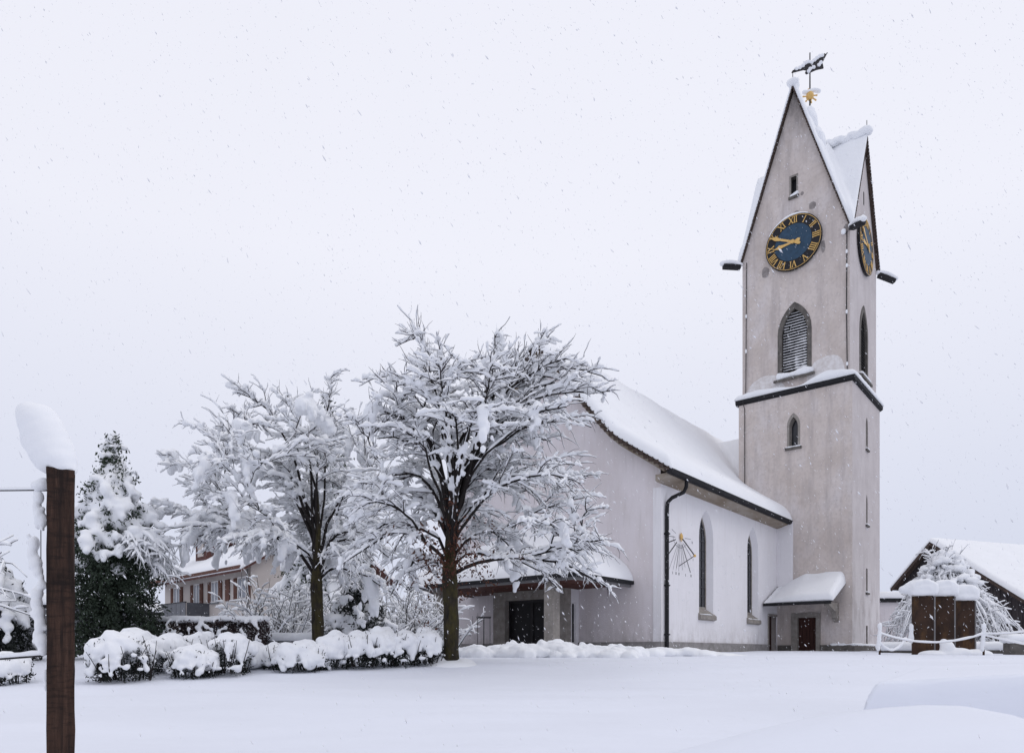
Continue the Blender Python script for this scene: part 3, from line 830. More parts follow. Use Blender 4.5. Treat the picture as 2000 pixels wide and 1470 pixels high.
# clocks
def stroke(mb, mapf, p, q, w, t0, t1):
    d_ = (q[0] - p[0], q[1] - p[1]); L = math.hypot(*d_); n_ = (-d_[1] / L * w / 2, d_[0] / L * w / 2)
    mb.prism([(p[0] + n_[0], p[1] + n_[1]), (p[0] - n_[0], p[1] - n_[1]), (q[0] - n_[0], q[1] - n_[1]), (q[0] + n_[0], q[1] + n_[1])], mapf, t0, t1)
def disc(r, n=64): return [(r * math.cos(2 * PI * i / n), r * math.sin(2 * PI * i / n)) for i in range(n)]
GLY = {'I': (0.10, [((0, 0), (0, 1), 1)]), 'V': (0.24, [((-0.09, 1), (0, 0), 1.15), ((0.09, 1), (0, 0), 0.7)]), 'X': (0.24, [((-0.09, 1), (0.09, 0), 1.15), ((0.09, 1), (-0.09, 0), 0.7)])}
NUM = ['XII', 'I', 'II', 'III', 'IIII', 'V', 'VI', 'VII', 'VIII', 'IX', 'X', 'XI']
def clock(mapf0, flip, minute, hour):
    """dial of 1.42 m radius; flip = -1 when u runs right-to-left as seen from outside"""
    zc = 21.36
    mapf = lambda u, v, t: mapf0(TC - 0.02 + flip * u, zc + v, t)
    cl = MB().prism(disc(1.43), mapf, -0.16, -0.06).build('clock', 'clock_black', tower)
    MB().ring(disc(1.385), disc(1.362), mapf, -0.166, -0.155).build('gilt_rim', 'gold', cl)
    MB().prism(disc(0.93), mapf, -0.168, -0.158).build('dial_centre', 'clock_blue', cl)
    for h, txt in enumerate(NUM):
        th = PI / 2 - h * PI / 6
        er = (math.cos(th), math.sin(th)); et = (math.sin(th), -math.cos(th))
        tot = sum(GLY[c][0] for c in txt); x = -tot / 2
        mb = MB(); HN, R0 = 0.32, 0.985
        P = lambda s, r: (er[0] * (R0 + r) + et[0] * s, er[1] * (R0 + r) + et[1] * s)
        lift = 0.0
        for c in txt:
            wd, st = GLY[c]
            for (a, b, wt) in st:
                stroke(mb, mapf, P(x + wd / 2 + a[0], a[1] * HN), P(x + wd / 2 + b[0], b[1] * HN), 0.040 * wt, -0.180 - lift, -0.161)
                lift += 0.001
                for e in (a, b):
                    if c == 'I' or e[1] == 1 or c == 'X':
                        stroke(mb, mapf, P(x + wd / 2 + e[0] - 0.046, e[1] * HN), P(x + wd / 2 + e[0] + 0.046, e[1] * HN), 0.016, -0.1805 - lift, -0.161)
                        lift += 0.001
            x += wd
        mb.build('numeral', 'gold', cl)
    for nm, ang, L, w_, tail, t in (('minute_hand', minute, 1.36, 0.20, 0.42, -0.235), ('hour_hand', hour, 0.98, 0.24, 0.36, -0.21)):
        th = PI / 2 - ang
        er = (math.cos(th), math.sin(th)); et = (math.sin(th), -math.cos(th))
        Q = lambda r, s: (er[0] * r + et[0] * s, er[1] * r + et[1] * s)
        poly = [Q(-tail, -0.05), Q(-tail * 0.75, -w_ * 0.40), Q(-0.12, -0.05), Q(0.12, -0.05), Q(L * 0.52, -w_ * 0.28), Q(L * 0.72, -w_ * 0.5), Q(L * 0.86, -0.04), Q(L, -0.015),
                Q(L, 0.015), Q(L * 0.86, 0.04), Q(L * 0.72, w_ * 0.5), Q(L * 0.52, w_ * 0.28), Q(0.12, 0.05), Q(-0.12, 0.05), Q(-tail * 0.75, w_ * 0.40), Q(-tail, 0.05)]
        MB().prism(poly, mapf, t, t + 0.018).build(nm, 'gold', cl)
    MB().prism(disc(0.10, 20), mapf, -0.27, -0.20).build('hub', 'gold', cl)
    bl = []
    for i in range(34):
        th = R(62 + i * 2.6)
        h_ = 0.045 + 0.075 * math.exp(-((i - 15) / 11) ** 2) + 0.012 * nz(i * 0.4, 1, 1)
        p = mapf(1.44 * math.cos(th), 1.44 * math.sin(th), -0.09)
        bl.append((p, (0.08, 0.08, h_)))
    link('snow', balls_mesh(bl, 'clock_snow', 'snow', 0.022, 4), cl)
clock(front(T0), -1, 2 * PI * 49.5 / 60, 2 * PI * 8.82 / 12)
clock(side(T0), 1, 2 * PI * 49.5 / 60, 2 * PI * 8.82 / 12)
# bare patches in the render round the clock
mb = MB()
for (u, v, w_, h_) in ((1.95, 22.98, 0.20, 0.22), (2.75, 22.92, 0.14, 0.12), (1.42, 20.7, 0.13, 0.36), (4.35, 20.35, 0.22, 0.34), (0.32, 21.15, 0.16, 0.28), (2.45, 24.0 - 0.2, 0.10, 0.12)):
    pts = []
    for i in range(9):
        q = 2 * PI * i / 9; rr = 1 + 0.3 * nz(u * 3 + math.cos(q), v + math.sin(q), 1.0, 2)
        pts.append((u + w_ * math.cos(q) * rr * 0.9, v + h_ * math.sin(q) * rr * 0.9))
    MB().prism(pts, front(T0), -0.004, 0.01).build('bare_render_patch', 'patch', tower)
# tower roof: a high main ridge and a lower cross ridge
SM, SC = (29.42 - FOOT) / (TC - T0), (27.05 - FOOT) / (TC - T0)
def tz(a, b): return max(29.42 - SM * abs(b - TC), 27.05 - SC * abs(a - TC))
E0, E1 = 0.0, TW
g_ = sorted(set([E0, E1, TC] + [float(q) for q in np.linspace(E0, E1, 61)]))
grid_solid(g_, g_, lambda a, b: Z(tz(a, b) + 0.16), lambda a, b: Z(tz(a, b))).build('roof', 'tile', tower)
def tsnow(a, b):
    d0 = min(a - E0 + 0.04, E1 + 0.04 - a, b - E0 + 0.04, E1 + 0.04 - b)
    main, crs = 29.42 - SM * abs(b - TC), 27.05 - SC * abs(a - TC)
    tm = 0.62 + 0.20 * nz(a, b, 1, 0.9) + 0.12 * nz(a, b, 2, 2.6)
    tc_ = 0.42 + 0.12 * nz(a, b, 5, 0.9) + 0.08 * nz(a, b, 6, 2.6)
    rm = -0.35 * math.exp(-((b - TC) / 0.12) ** 2); rc = -0.1 * math.exp(-((a - TC) / 0.15) ** 2)
    k1, k2 = main + tm + rm, crs + tc_ + rc
    valley = 0.55 * math.exp(-((k1 - k2) / 0.6) ** 2) if tz(a, b) < 26.6 else 0
    top = max(k1, k2) + valley
    zr = tz(a, b) + 0.165
    return Z(zr + max(0.02, (top - zr)) * (0.55 + 0.45 * rnd(d0, 0.25)))
g2 = sorted(set(dense(E0 - 0.04, E1 + 0.04, 0.09, 0.3, 0.05) + [TC]))
grid_solid(g2, g2, tsnow, lambda a, b: Z(tz(a, b) + 0.15)).build('roof_snow', 'snow', tower, smooth=True)
mb = MB()
for (mk, ap, s) in (('f', 29.42, SM), ('s', 27.05, SC)):
    n_ = int(math.hypot(2.85, ap - FOOT) / 0.16)
    for sd_ in (-1, 1):
        for i in range(n_):
            t = (i + 0.3) / n_ * 2.85
            z = ap - s * t + 0.02
            p = (E0 - 0.03, TC + sd_ * t, Z(z)) if mk == 'f' else (TC + sd_ * t, E0 - 0.03, Z(z))
            mb.box(p, (0.07, 0.05, 0.12 + random.uniform(-0.02, 0.05)))
vt = mb.build('verge_tiles', 'tile', tower); vt['kind'] = 'stuff'
# snow on the ridge ends, and lumps that cling to the steep slopes
front_cap = [((E0 - 0.06 + i / 30, TC + random.uniform(-0.08, 0.08), Z(29.68 + 0.05 * math.sin(i * 0.6))), (0.17, 0.20, 0.22)) for i in range(16)] + [((E0 + 0.05, TC, Z(29.72)), (0.25, 0.34, 0.24))]
cross_cap = [((TC + random.uniform(-0.08, 0.08), E0 - 0.08 + i * 0.133, Z(27.42 + 0.011 * i + 0.06 * math.sin(i * 1.3))), (0.26 + random.uniform(-0.04, 0.06), 0.2, 0.22)) for i in range(16)]
for cap_ in [front_cap, cross_cap] + [[((1.2, bq, Z(zq)), (0.8, 0.22, 0.45))] for (bq, zq) in ((TC + 1.95, 24.1), (TC - 0.6, 28.3), (TC - 1.0, 27.0))]:
    link('roof_snow', balls_mesh(cap_, 'ridge_snow', 'snow', 0.05, 12, lumpy=0.06), tower)
# corner spouts where the valleys end
for (a, b, dx, dy) in ((0.05, TW - 0.05, -1, 1), (0.05, 0.05, -1, -1), (TW - 0.05, 0.05, 1, -1), (TW - 0.05, TW - 0.05, 1, 1)):
    k = 0.7071
    p = Vector((a, b, Z(21.05))); q = Vector((a + dx * k * 0.95, b + dy * k * 0.95, Z(21.05 if dx * dy < 0 and dx < 0 else 20.75)))
    mb = MB(); mb.bar(p, q, 0.26, 0.20)
    sp = mb.build('rain_spout', 'metal', tower)
    bl = []
    for i in range(9):
        t = i / 8
        c = p + (q - p) * (t * 1.04) + Vector((0, 0, 0.15 + 0.10 * math.sin(t * 3)))
        bl.append((tuple(c), (0.17, 0.17, 0.13)))
    link('snow', balls_mesh(bl, 'spout_snow', 'snow', 0.035, 4), sp)
# lightning conductors, small finials
mb = MB()
mb.tube([(T0 - 0.06, T1 - 0.25, Z(21.2)), (T0 - 0.05, T1 - 0.22, Z(17)), (T0 - 0.06, T1 - 0.2, Z(13.9)), (-0.2, T1 - 0.15, Z(13.6)), (-0.05, T1 - 0.2, Z(13.2)), (-0.05, T1 - 0.2, Z(7.0))], 0.02, 5)
mb.tube([(T0 - 0.05, 0.28, Z(21.0)), (T0 - 0.05, 0.30, Z(17)), (T0 - 0.06, 0.26, Z(14.0))], 0.025, 5)
mb.build('lightning_conductor', 'iron', tower)
bl = [((T0 - 0.06, y_, Z(z)), (0.05, 0.06, 0.12)) for (y_, z) in ((0.29, 20.0), (0.28, 19.3), (0.29, 17.0), (T1 - 0.23, 18.3), (T1 - 0.22, 16.4), (0.27, 14.4))]
bl += [((0.02, 0.42, Z(20.95 + 0.05 * k)), (0.08, 0.12, 0.1)) for k in range(3)]
link('snow', balls_mesh(bl, 'conductor_snow', 'snow', 0.025, 3), tower)
mb = MB(); mb.tube([(E0, TC, Z(29.4)), (E0, TC, Z(30.25))], 0.018, 5); mb.tube([(TC, E0, Z(27.1)), (TC, E0, Z(28.0))], 0.018, 5)
mb.build('finial_rod', 'iron', tower)
# weather vane on the middle of the ridge
vane = MB().tube([(TC, TC, Z(29.3)), (TC, TC, Z(33.1))], [0.05, 0.03], 8).build('weathervane', 'iron', tower)
vd = Vector((0.995 * 0.7071, -0.995 * 0.7071, 0)).normalized()
def vp(s, z): return (TC + vd.x * s, TC + vd.y * s, Z(z))
mb = MB()
sil = [(-1.0, 31.92), (-1.02, 32.02), (-0.55, 32.30), (-0.25, 32.62), (0.15, 32.66), (0.42, 32.95), (0.85, 33.12), (0.95, 33.05), (0.72, 32.60), (0.78, 32.30), (0.40, 32.20), (0.10, 32.05), (-0.20, 31.90), (-0.28, 31.98), (-0.22, 32.12), (-0.55, 32.14)]
nv = Vector((vd.y, -vd.x, 0))
mb.prism(sil, lambda u, v, t: (TC + vd.x * u + nv.x * t, TC + vd.y * u + nv.y * t, Z(v)), -0.03, 0.03)
mb.bar(vp(0.4, 32.2), vp(1.0, 33.18), 0.05, 0.05); mb.bar(vp(-1.05, 31.93), vp(0.1, 32.3), 0.05, 0.05)
mb.build('vane', 'iron', vane)
bl = [(vp(s, z), (0.12, 0.12, 0.11)) for s, z in ((-0.8, 32.14), (-0.6, 32.22), (-0.42, 32.34), (-0.28, 32.5), (-0.1, 32.58), (0.08, 32.56), (0.25, 32.7), (0.4, 32.84), (0.55, 32.95), (0.7, 33.0), (0.2, 32.3), (0.0, 32.2), (0.5, 32.45), (0.62, 32.6), (-0.1, 32.05))]
link('snow', balls_mesh(bl, 'vane_snow', 'snow', 0.03, 3), vane)
mb = MB(); mb.ball((TC, TC, Z(30.72)), (0.21, 0.21, 0.23))
for k in range(8):
    q = k * 2 * PI / 8 + 0.2
    e = (TC + 0.40 * math.cos(q) * vd.x, TC + 0.40 * math.cos(q) * vd.y, Z(30.72 + 0.36 * math.sin(q)))
    mb.bar((TC, TC, Z(30.72)), e, 0.05, 0.05); mb.ball(e, 0.055, 1)
mb.build('gilded_orb', 'gold', vane)
bl = [(vp(s, 30.98 + 0.12 * s + 0.05 * math.sin(s * 7)), (0.14, 0.14, 0.10)) for s in np.linspace(-0.32, 0.5, 9)]
link('snow', balls_mesh(bl, 'orb_snow', 'snow', 0.03, 3), vane)
# lean-to canopy over the tower door
lz = lambda a: 2.42 + 0.44 * (a + 2.2)
ln = grid_solid([-2.2, -2.1, -0.004], [0.40, BW - 0.066], lambda a, b: Z(lz(a) + 0.10), lambda a, b: Z(lz(a) - 0.02)).build('lean_to_roof', 'metal', tower)
def ln_snow(a, b):
    k = 0.03 + (0.50 + 0.06 * nz(a, b, 2, 1.2)) * min(1, max(0, (3.35 - b) / 1.15)) ** 0.8 * min(rnd(b - 0.30, 0.28), 1)
    e = rnd(a + 2.22, 0.16)
    return Z(lz(a) + 0.105 + max(0.02, k * (0.45 + 0.55 * (a + 2.2) / 2.2 + 0.12) + 0.015 * nz(a, b, 1, 6) * (b > 2.4)) * (0.3 + 0.7 * e))
grid_solid(dense(-2.22, -0.003, 0.1, 0.25, 0.04), dense(0.30, BW - 0.08, 0.09, 0.3, 0.04), ln_snow, lambda a, b: Z(lz(a) + 0.09)).build('snow', 'snow', ln, smooth=True)
MB().bb(-2.26, -2.16, 0.40, BW - 0.066, Z(2.36), Z(2.50)).build('gutter', 'metal', ln)
MB().prism([(-0.004, 1.55), (-0.45, 1.75), (-0.55, 2.05), (-1.7, 2.32), (-1.7, 2.46), (-0.004, 2.5)], lambda u, v, t: (u, t, Z(v)), 0.62, 0.86).build('bracket', 'stone', tower)

exec_after_church = True

# ================================================================== TREES
def path_bend(p0, d0, L, n, droop, wob, rng, up=0.0):
    """a branch as n points: starts along d0, pulled down by droop (snow load) or up"""
    pts = [np.array(p0, float)]
    d = np.array(d0, float); d /= np.linalg.norm(d)
    st = L / (n - 1)
    for i in range(n - 1):
        t = i / (n - 1)
        d = d + np.array([rng.normal() * wob, rng.normal() * wob, rng.normal() * wob * 0.6 - droop * (0.4 + t) / n + up / n])
        d /= np.linalg.norm(d)
        pts.append(pts[-1] + d * st)
    return np.array(pts)

def at_t(pts, t):
    x = t * (len(pts) - 1); i = min(int(x), len(pts) - 2); f = x - i
    return pts[i] * (1 - f) + pts[i + 1] * f, pts[i + 1] - pts[i]

def snow_line(pts, rb, rs, rng, lump=0.45, keep=1.0, n=None):
    """snow lying along the top of a branch; steep stretches carry little"""
    if n and n != len(pts):
        t = np.linspace(0, len(pts) - 1, n); k = np.minimum(t.astype(int), len(pts) - 2); f = (t - k)[:, None]
        pts = pts[k] * (1 - f) + pts[k + 1] * f
    T = np.gradient(pts, axis=0); T /= np.linalg.norm(T, axis=1, keepdims=True) + 1e-9
    flat = np.clip(1.25 - np.abs(T[:, 2]) * 1.15, 0.12, 1.0)
    r = rs * flat * (1 + lump * rng.uniform(-1, 1, len(pts)))
    r[0] *= 0.7; r[-1] *= 0.6
    c = pts.copy(); c[:, 2] += rb + r * 0.72
    return c, r

def snowy_tree(name, label, base, fork, trunk_r, limbs, rng, group=None, sec_step=0.17, sec_len=(0.5, 1.45), twig_step=0.12, twig_len=(0.16, 0.50),
               snow=1.0, droop=1.0, pads=0.5, socks=10, dead=0, sock_r=(0.10, 0.17)):
    """base (x,y,z); fork height; limbs: list of (start height, azimuth, elevation, length, curve)"""
    root = thing(name, label, 'tree', base, 0, group)
    n = 18
    zz = np.linspace(-0.25, fork + 2.6, n)
    tp = np.array([(0.02 * math.sin(z * 2), 0.02 * math.cos(z * 1.7) - 0.02, z) for z in zz])
    tr = np.array([trunk_r * (1.30 if i == 0 else 1.12 if i == 1 else 1.0 - 0.06 * i / n if zz[i] < fork else max(0.25, 0.72 - 0.22 * (zz[i] - fork))) * (1 + 0.05 * math.sin(i * 2.1)) for i in range(n)])
    tr[-1] *= 0.5
    v, f = tubes([(tp, tr)], 14, False)
    link('trunk', raw_mesh('trunk', v, f, 'bark'), root)
    thick, thin, twigs, sl, st = [], [], [], [], []
    cl = []
    for (h, az, el, L, crv) in limbs:
        q0, q2 = np.array([0.0, 0.0, h]), np.array([az, el, L])      # here az, el, L hold the tip's x, y, z
        rise = max(L - h, 0.0)
        q1 = np.array([az * 0.24 + rng.normal() * 0.15, el * 0.24 + rng.normal() * 0.15, h + 0.66 * rise + crv * 0.8])
        rmax = None
        near = [(Pp, rp) for Pp, rp in thick if np.linalg.norm(Pp[-1] - q2) < 2.1]
        if near and rng.random() < 0.68:          # this limb forks off one already grown
            Pp, rp = near[rng.integers(len(near))]
            u = rng.uniform(0.22, 0.52)
            q0, tg = at_t(Pp, u); tg = tg / np.linalg.norm(tg)
            q1 = q0 + tg * np.linalg.norm(q2 - q0) * 0.45 + rng.normal(size=3) * 0.1
            rmax = float(np.interp(u * 8, np.arange(9), rp)) * 0.85
        tt_ = np.linspace(0, 1, 9)[:, None]
        P = (1 - tt_) ** 2 * q0 + 2 * tt_ * (1 - tt_) * q1 + tt_ ** 2 * q2
        P[:, 2] -= 0.45 * tt_[:, 0] ** 4 * min(1.0, math.hypot(az, el) / 2.5)      # tips sag under the load
        P[1:] += np.cumsum(rng.normal(size=(8, 3)) * 0.05, axis=0)
        L = float(np.linalg.norm(np.diff(P, axis=0), axis=1).sum())
        r0 = trunk_r * rng.uniform(0.20, 0.33)
        if rmax: r0 = min(r0, rmax)
        rad = 0.011 + (r0 - 0.011) * (1 - np.linspace(0, 1, 9)) ** 0.85
        thick.append((P, rad))
        sl.append(snow_line(P[1:], float(rad[4]) * 0.8, 0.042 * snow, rng, 0.7, n=18))
        if rng.random() < 0.5: cl.append((P[1:6], rng.uniform(0.05, 0.085) * snow, False))     # snow caught in the crotches
        k = rng.uniform(0.52, 0.70) if (q2[1] < 0.2 and q2[2] > 4.6) else rng.uniform(0.28, 0.45)
        side_ = 1
        while k < 0.995:
            p, t = at_t(P, min(k, 0.99)); t = t / np.linalg.norm(t)
            side_ = -side_
            out = np.cross(t, [0, 0, 1.0]); out /= np.linalg.norm(out) + 1e-9
            ax = rng.normal(size=3) * 0.5
            hor = np.array([p[0], p[1], 0]); hor /= np.linalg.norm(hor) + 1e-6
            hfrac = max(0.0, min(1.0, (p[2] - fork) / 5.0))
            dd = t * rng.uniform(0.5, 1.2) + out * side_ * rng.uniform(0.5, 1.2) + ax * 0.8 + hor * 0.25
            dd[2] += 0.10 + 0.30 * hfrac
            Ls = rng.uniform(*sec_len) * (1.2 - 0.6 * k) * (0.6 if k > 0.86 else 1.0)
            S = path_bend(p, dd, Ls, 7, droop * rng.uniform(0.5, 1.6) * (1.25 - 0.95 * hfrac), 0.12, rng)
            thin.append((S, np.linspace(0.016, 0.0055, 7)))
            q_ = rng.uniform(0.024, 0.056) * snow
            sl.append(snow_line(S, 0.010, q_, rng, 0.75, n=12))
            if rng.random() < pads: cl.append((S, rng.uniform(0.035, 0.085) * snow, False))
            j = 0.08
            sd = 1
            while j < 1.0:
                q, tt = at_t(S, j); tt = tt / np.linalg.norm(tt)
                sd = -sd
                o2 = np.cross(tt, [0, 0, 1.0]); o2 /= np.linalg.norm(o2) + 1e-9
                d2 = tt * rng.uniform(0.6, 1.3) + o2 * sd * rng.uniform(0.3, 1.0) + rng.normal(size=3) * 0.35
                d2[2] += -0.05 + 0.65 * hfrac * (rng.random() < 0.7)
                Lt = rng.uniform(*twig_len)
                Tq = path_bend(q, d2, Lt, 5, droop * rng.uniform(0.1, 1.1) * (1.0 - 0.85 * hfrac), 0.18, rng)
                twigs.append((Tq, np.array([0.0085, 0.0075, 0.006, 0.005, 0.003])))
                if rng.random() < 0.88:
                    m = 5 if rng.random() < 0.6 else 4        # the last bit of some twigs pokes out bare
                    st.append(snow_line(Tq[:m], 0.006, rng.uniform(0.016, 0.042) * snow, rng, 0.75, n=6))
                j += twig_step / Ls * rng.uniform(0.7, 1.4)
            k += sec_step / L * rng.uniform(0.6, 1.35)
    v, f = tubes(thick, 7, False); link('branches', raw_mesh('branches', v, f, 'branch'), root)
    v, f = tubes(thin, 5, False); v2, f2 = tubes(twigs, 3, False)
    tw_ = link('twigs', raw_mesh('twigs', np.concatenate([v, v2]), np.concatenate([f, f2 + len(v)]), 'twig'), root); tw_['kind'] = 'stuff'
    v, f = tubes(sl, 6, True); v2, f2 = tubes(st, 4, True)
    link('snow', raw_mesh('snow', np.concatenate([v, v2]), np.concatenate([f, f2 + len(v)]), 'snow_twig'), root)
    idx = rng.permutation(len(thin))[:socks]
    for q in idx: cl.append((thin[q][0], rng.uniform(*sock_r), True))
    balls = []
    for S, cr, big in cl:
        if not big:                       # ragged pads lying along a branch
            Ls = np.linalg.norm(S[-1] - S[0]); m = max(3, int(Ls / (cr * 0.9)))
            a0 = rng.uniform(0.05, 0.4)
            for i in range(m):
                t = a0 + (0.98 - a0) * i / m
                p, _ = at_t(S, t)
                s = cr * rng.uniform(0.45, 1.15)
                balls.append((p + np.array([rng.normal() * 0.6, rng.normal() * 0.6, 0.55 + 0.3 * rng.normal()]) * s, (s * rng.uniform(0.8, 1.3), s * rng.uniform(0.8, 1.3), s * rng.uniform(0.7, 1.1))))
        else:                             # heavy clods that wrap a bowed branch and hang from it
            hang = rng.uniform(0.35, 0.9); p0, _ = at_t(S, 0.35); p1, _ = at_t(S, 0.95)
            m = 9
            for i in range(m):
                t = i / (m - 1)
                p = p0 + (p1 - p0) * t; p = p + np.array([0, 0, 0.10 - hang * t * t])
                s = cr * (0.65 + 0.45 * math.sin(PI * min(1, t * 0.9 + 0.1))) * rng.uniform(0.8, 1.15)
                balls.append((p + rng.normal(size=3) * 0.04, (s, s, s * rng.uniform(0.9, 1.4))))
                if rng.random() < 0.5: balls.append((p + np.array([rng.normal() * s, rng.normal() * s, -s * 0.7]), (s * 0.45, s * 0.45, s * 0.9)))
    if balls: link('snow_clumps', balls_mesh(balls, 'snow_clumps', 'snow', 0.036, 2, sub=1, lumpy=0.025), root)
    if dead:
        cs = []
        for _ in range(dead):
            a_ = rng.uniform(0, 2 * PI); rr = abs(rng.normal()) * 0.75
            cs.append((rr * math.cos(a_), rr * math.sin(a_) - 0.2, fork + rng.normal() * 0.5))
        v, f = leaves(cs, 0.05, 10, 0.085, rng, 0.8)
        o = link('dead_leaves', raw_mesh('dead_leaves', v, f, 'dead_leaf', False), root); o['kind'] = 'stuff'
    return root

def limb_set(n, h0, h1, cx, rx, top, low, rng, fork, e0=8):
    """limbs whose tips fill a dome: cx shifts it sideways, rx its radius, top/low its heights"""
    out = []
    for i in range(n):
        f = (i + 0.5) / n
        az = i * 2.39996 + rng.normal() * 0.15
        el = R(e0) + (R(85) - R(e0)) * (f ** 0.9)
        rr = math.cos(el) ** 0.58; zt = low + (top - low) * math.sin(el)
        k = rng.uniform(0.82, 1.04)
        tx, ty, tz_ = (cx + rx * rr * math.cos(az)) * k, rx * rr * math.sin(az) * k, low + (zt - low) * k
        h = h0 + (h1 - h0) * (0.25 + 0.75 * rng.random()) * f
        if ty < -0.55 * rx * rr and el < R(42) and rng.random() < 0.7: continue
        crv = rng.uniform(0.7, 1.5) * (1.0 - f) ** 0.8 + 0.1
        out.append((h, tx, ty, tz_, crv))
    return out

rng = np.random.default_rng(21)
B2 = (-1.476, 17.0, ground(-1.476, 17.0))
L2 = limb_set(74, 2.1, 4.6, 0.5, 3.3, 7.3, 2.35, rng, 2.45, -2)
L2 += [(3.0, -0.15, 0.3, 7.1, 0.0), (3.0, -1.0, -0.2, 7.8, 2.6), (2.9, 2.3, 0.4, 8.2, 0.1), (2.8, 3.5, 0.3, 7.4, 0.0), (2.8, -1.6, -0.5, 7.2, 0.6), (3.0, 1.2, -0.4, 7.9, 0.2), (2.9, 3.9, -0.2, 6.6, 0.2), (3.6, 1.7, -0.3, 7.5, 0.3), (3.4, 2.5, 0.2, 7.5, 0.3), (3.5, 2.8, -0.4, 7.7, 0.2), (3.2, 3.3, 0.0, 7.0, 0.3), (3.0, 3.5, -0.4, 6.0, 0.4)]
snowy_tree('beech_tree', 'larger snow laden tree with mossy trunk and brown leaves, in front of the church porch', B2, 2.5, 0.185, L2, rng,
           socks=16, dead=120)
rng = np.random.default_rng(33)
B1 = (-5.775, 21.0, ground(-5.775, 21.0))
L1 = limb_set(58, 2.15, 4.5, -1.1, 3.5, 7.3, 2.4, rng, 2.4, -2)
L1 += [(2.9, -2.2, -0.2, 8.2, 1.2), (3.0, -0.1, 0.4, 8.5, 0.3), (3.0, -4.7, -0.3, 6.3, 1.0), (2.9, -4.4, -0.8, 4.6, 1.6), (2.9, -3.9, 0.3, 5.4, 1.3), (2.9, -1.0, -0.3, 7.9, 0.6)]
L1 = [(h, x, y, max(z, 3.9) if x < -2.0 else z, c) for h, x, y, z, c in L1]      # the left side is clear of the house
snowy_tree('beech_tree', 'snow laden tree with slim dark trunk and drooping clods of snow, nearer the house', B1, 2.5, 0.175, L1, rng,
           socks=46, pads=0.7, snow=1.25, droop=1.45, sock_r=(0.12, 0.22))

# ---------------- conifers
def conifer(name, label, base, H, rad_f, rng, levels, dark='evergreen', leaf=0.05, pads=1.0, z0=0.4, snow_from=0.0, group=None, cat='tree', voxel=0.05, leaf_n=16, drop=0.35):
    """boughs in whorls: dark needles hang below, rounded snow pads lie on top"""
    root = thing(name, label, cat, base, 0, group)
    v, f = tubes([(np.array([(0, 0, -0.2), (0, 0, H * 0.5), (0, 0, H * 0.97)]), np.array([0.10 + H * 0.012, 0.07 + H * 0.006, 0.02]))], 8, False)
    link('trunk', raw_mesh('trunk', v, f, 'branch'), root)
    cs, balls = [], []
    for i in range(levels):
        fz = i / (levels - 1)
        z = z0 + (H - z0) * fz
        rr = rad_f(fz)
        n = max(3, int(3 + rr * 5.5))
        for k in range(n):
            az = k * 2 * PI / n + i * 1.1 + rng.normal() * 0.15
            rl = rr * rng.uniform(0.78, 1.15)
            m = max(2, int(rl / 0.16))
            for j in range(m + 1):
                t = j / m
                rad = rl * (0.25 + 0.75 * t)
                x, y = rad * math.cos(az), rad * math.sin(az)
                zz = z - drop * rad * t + 0.05 * rng.normal()
                if fz < snow_from or rng.random() < 0.8: cs.append((x * (1.0 if fz < snow_from else 0.98), y * (1.0 if fz < snow_from else 0.98), zz - (0.06 if fz < snow_from else 0.13)))
                if fz + rng.normal() * 0.05 >= snow_from and nz(x * 1.6, y * 1.6, zz * 2.2, 1.0) > -0.32 + (1 - pads) * 0.5 and rng.random() < 0.85:
                    s = (0.095 + 0.105 * (0.4 + rl * 0.35)) * rng.uniform(0.55, 1.25) * (1.15 - 0.45 * t) * (1.0 if fz < 0.8 else 1.0 - 2.6 * (fz - 0.8))
                    balls.append(((x + rng.normal() * 0.03, y + rng.normal() * 0.03, zz + s * 0.30), (s * 1.15, s * 1.15, s * rng.uniform(0.6, 1.0))))
                    x2, y2 = x * (1 + 0.07 / max(rad, 0.1)), y * (1 + 0.07 / max(rad, 0.1)); s2 = s * rng.uniform(0.5, 0.9)
                    balls.append(((x2 + rng.normal() * 0.05, y2 + rng.normal() * 0.05, zz - 0.10 * rng.random()), (s2, s2, s2 * rng.uniform(0.9, 1.6))))
    v, f = leaves(cs, leaf, leaf_n, 0.055 + leaf * 0.6, rng, 0.7)
    o = link('foliage', raw_mesh('foliage', v, f, dark, False), root); o['kind'] = 'stuff'
    if balls: link('snow', balls_mesh(balls, 'conifer_snow', 'snow', voxel, 3, sub=1 if len(balls) > 900 else 2, lumpy=0.03), root)
    return root
rng = np.random.default_rng(5)
cb = (-10.72, 19.0, ground(-10.72, 19.0))
def rf(f):
    return np.interp(f, [0, 0.12, 0.35, 0.48, 0.62, 0.80, 0.93, 1.0], [0.85, 1.05, 1.12, 1.15, 1.12, 0.62, 0.30, 0.06])
c1 = conifer('conifer', 'dark green cone shaped conifer with snow on its upper half, right of the wooden post', cb, 5.95, rf, rng, 24, leaf=0.055, snow_from=0.46, z0=0.5, leaf_n=26, drop=0.5)
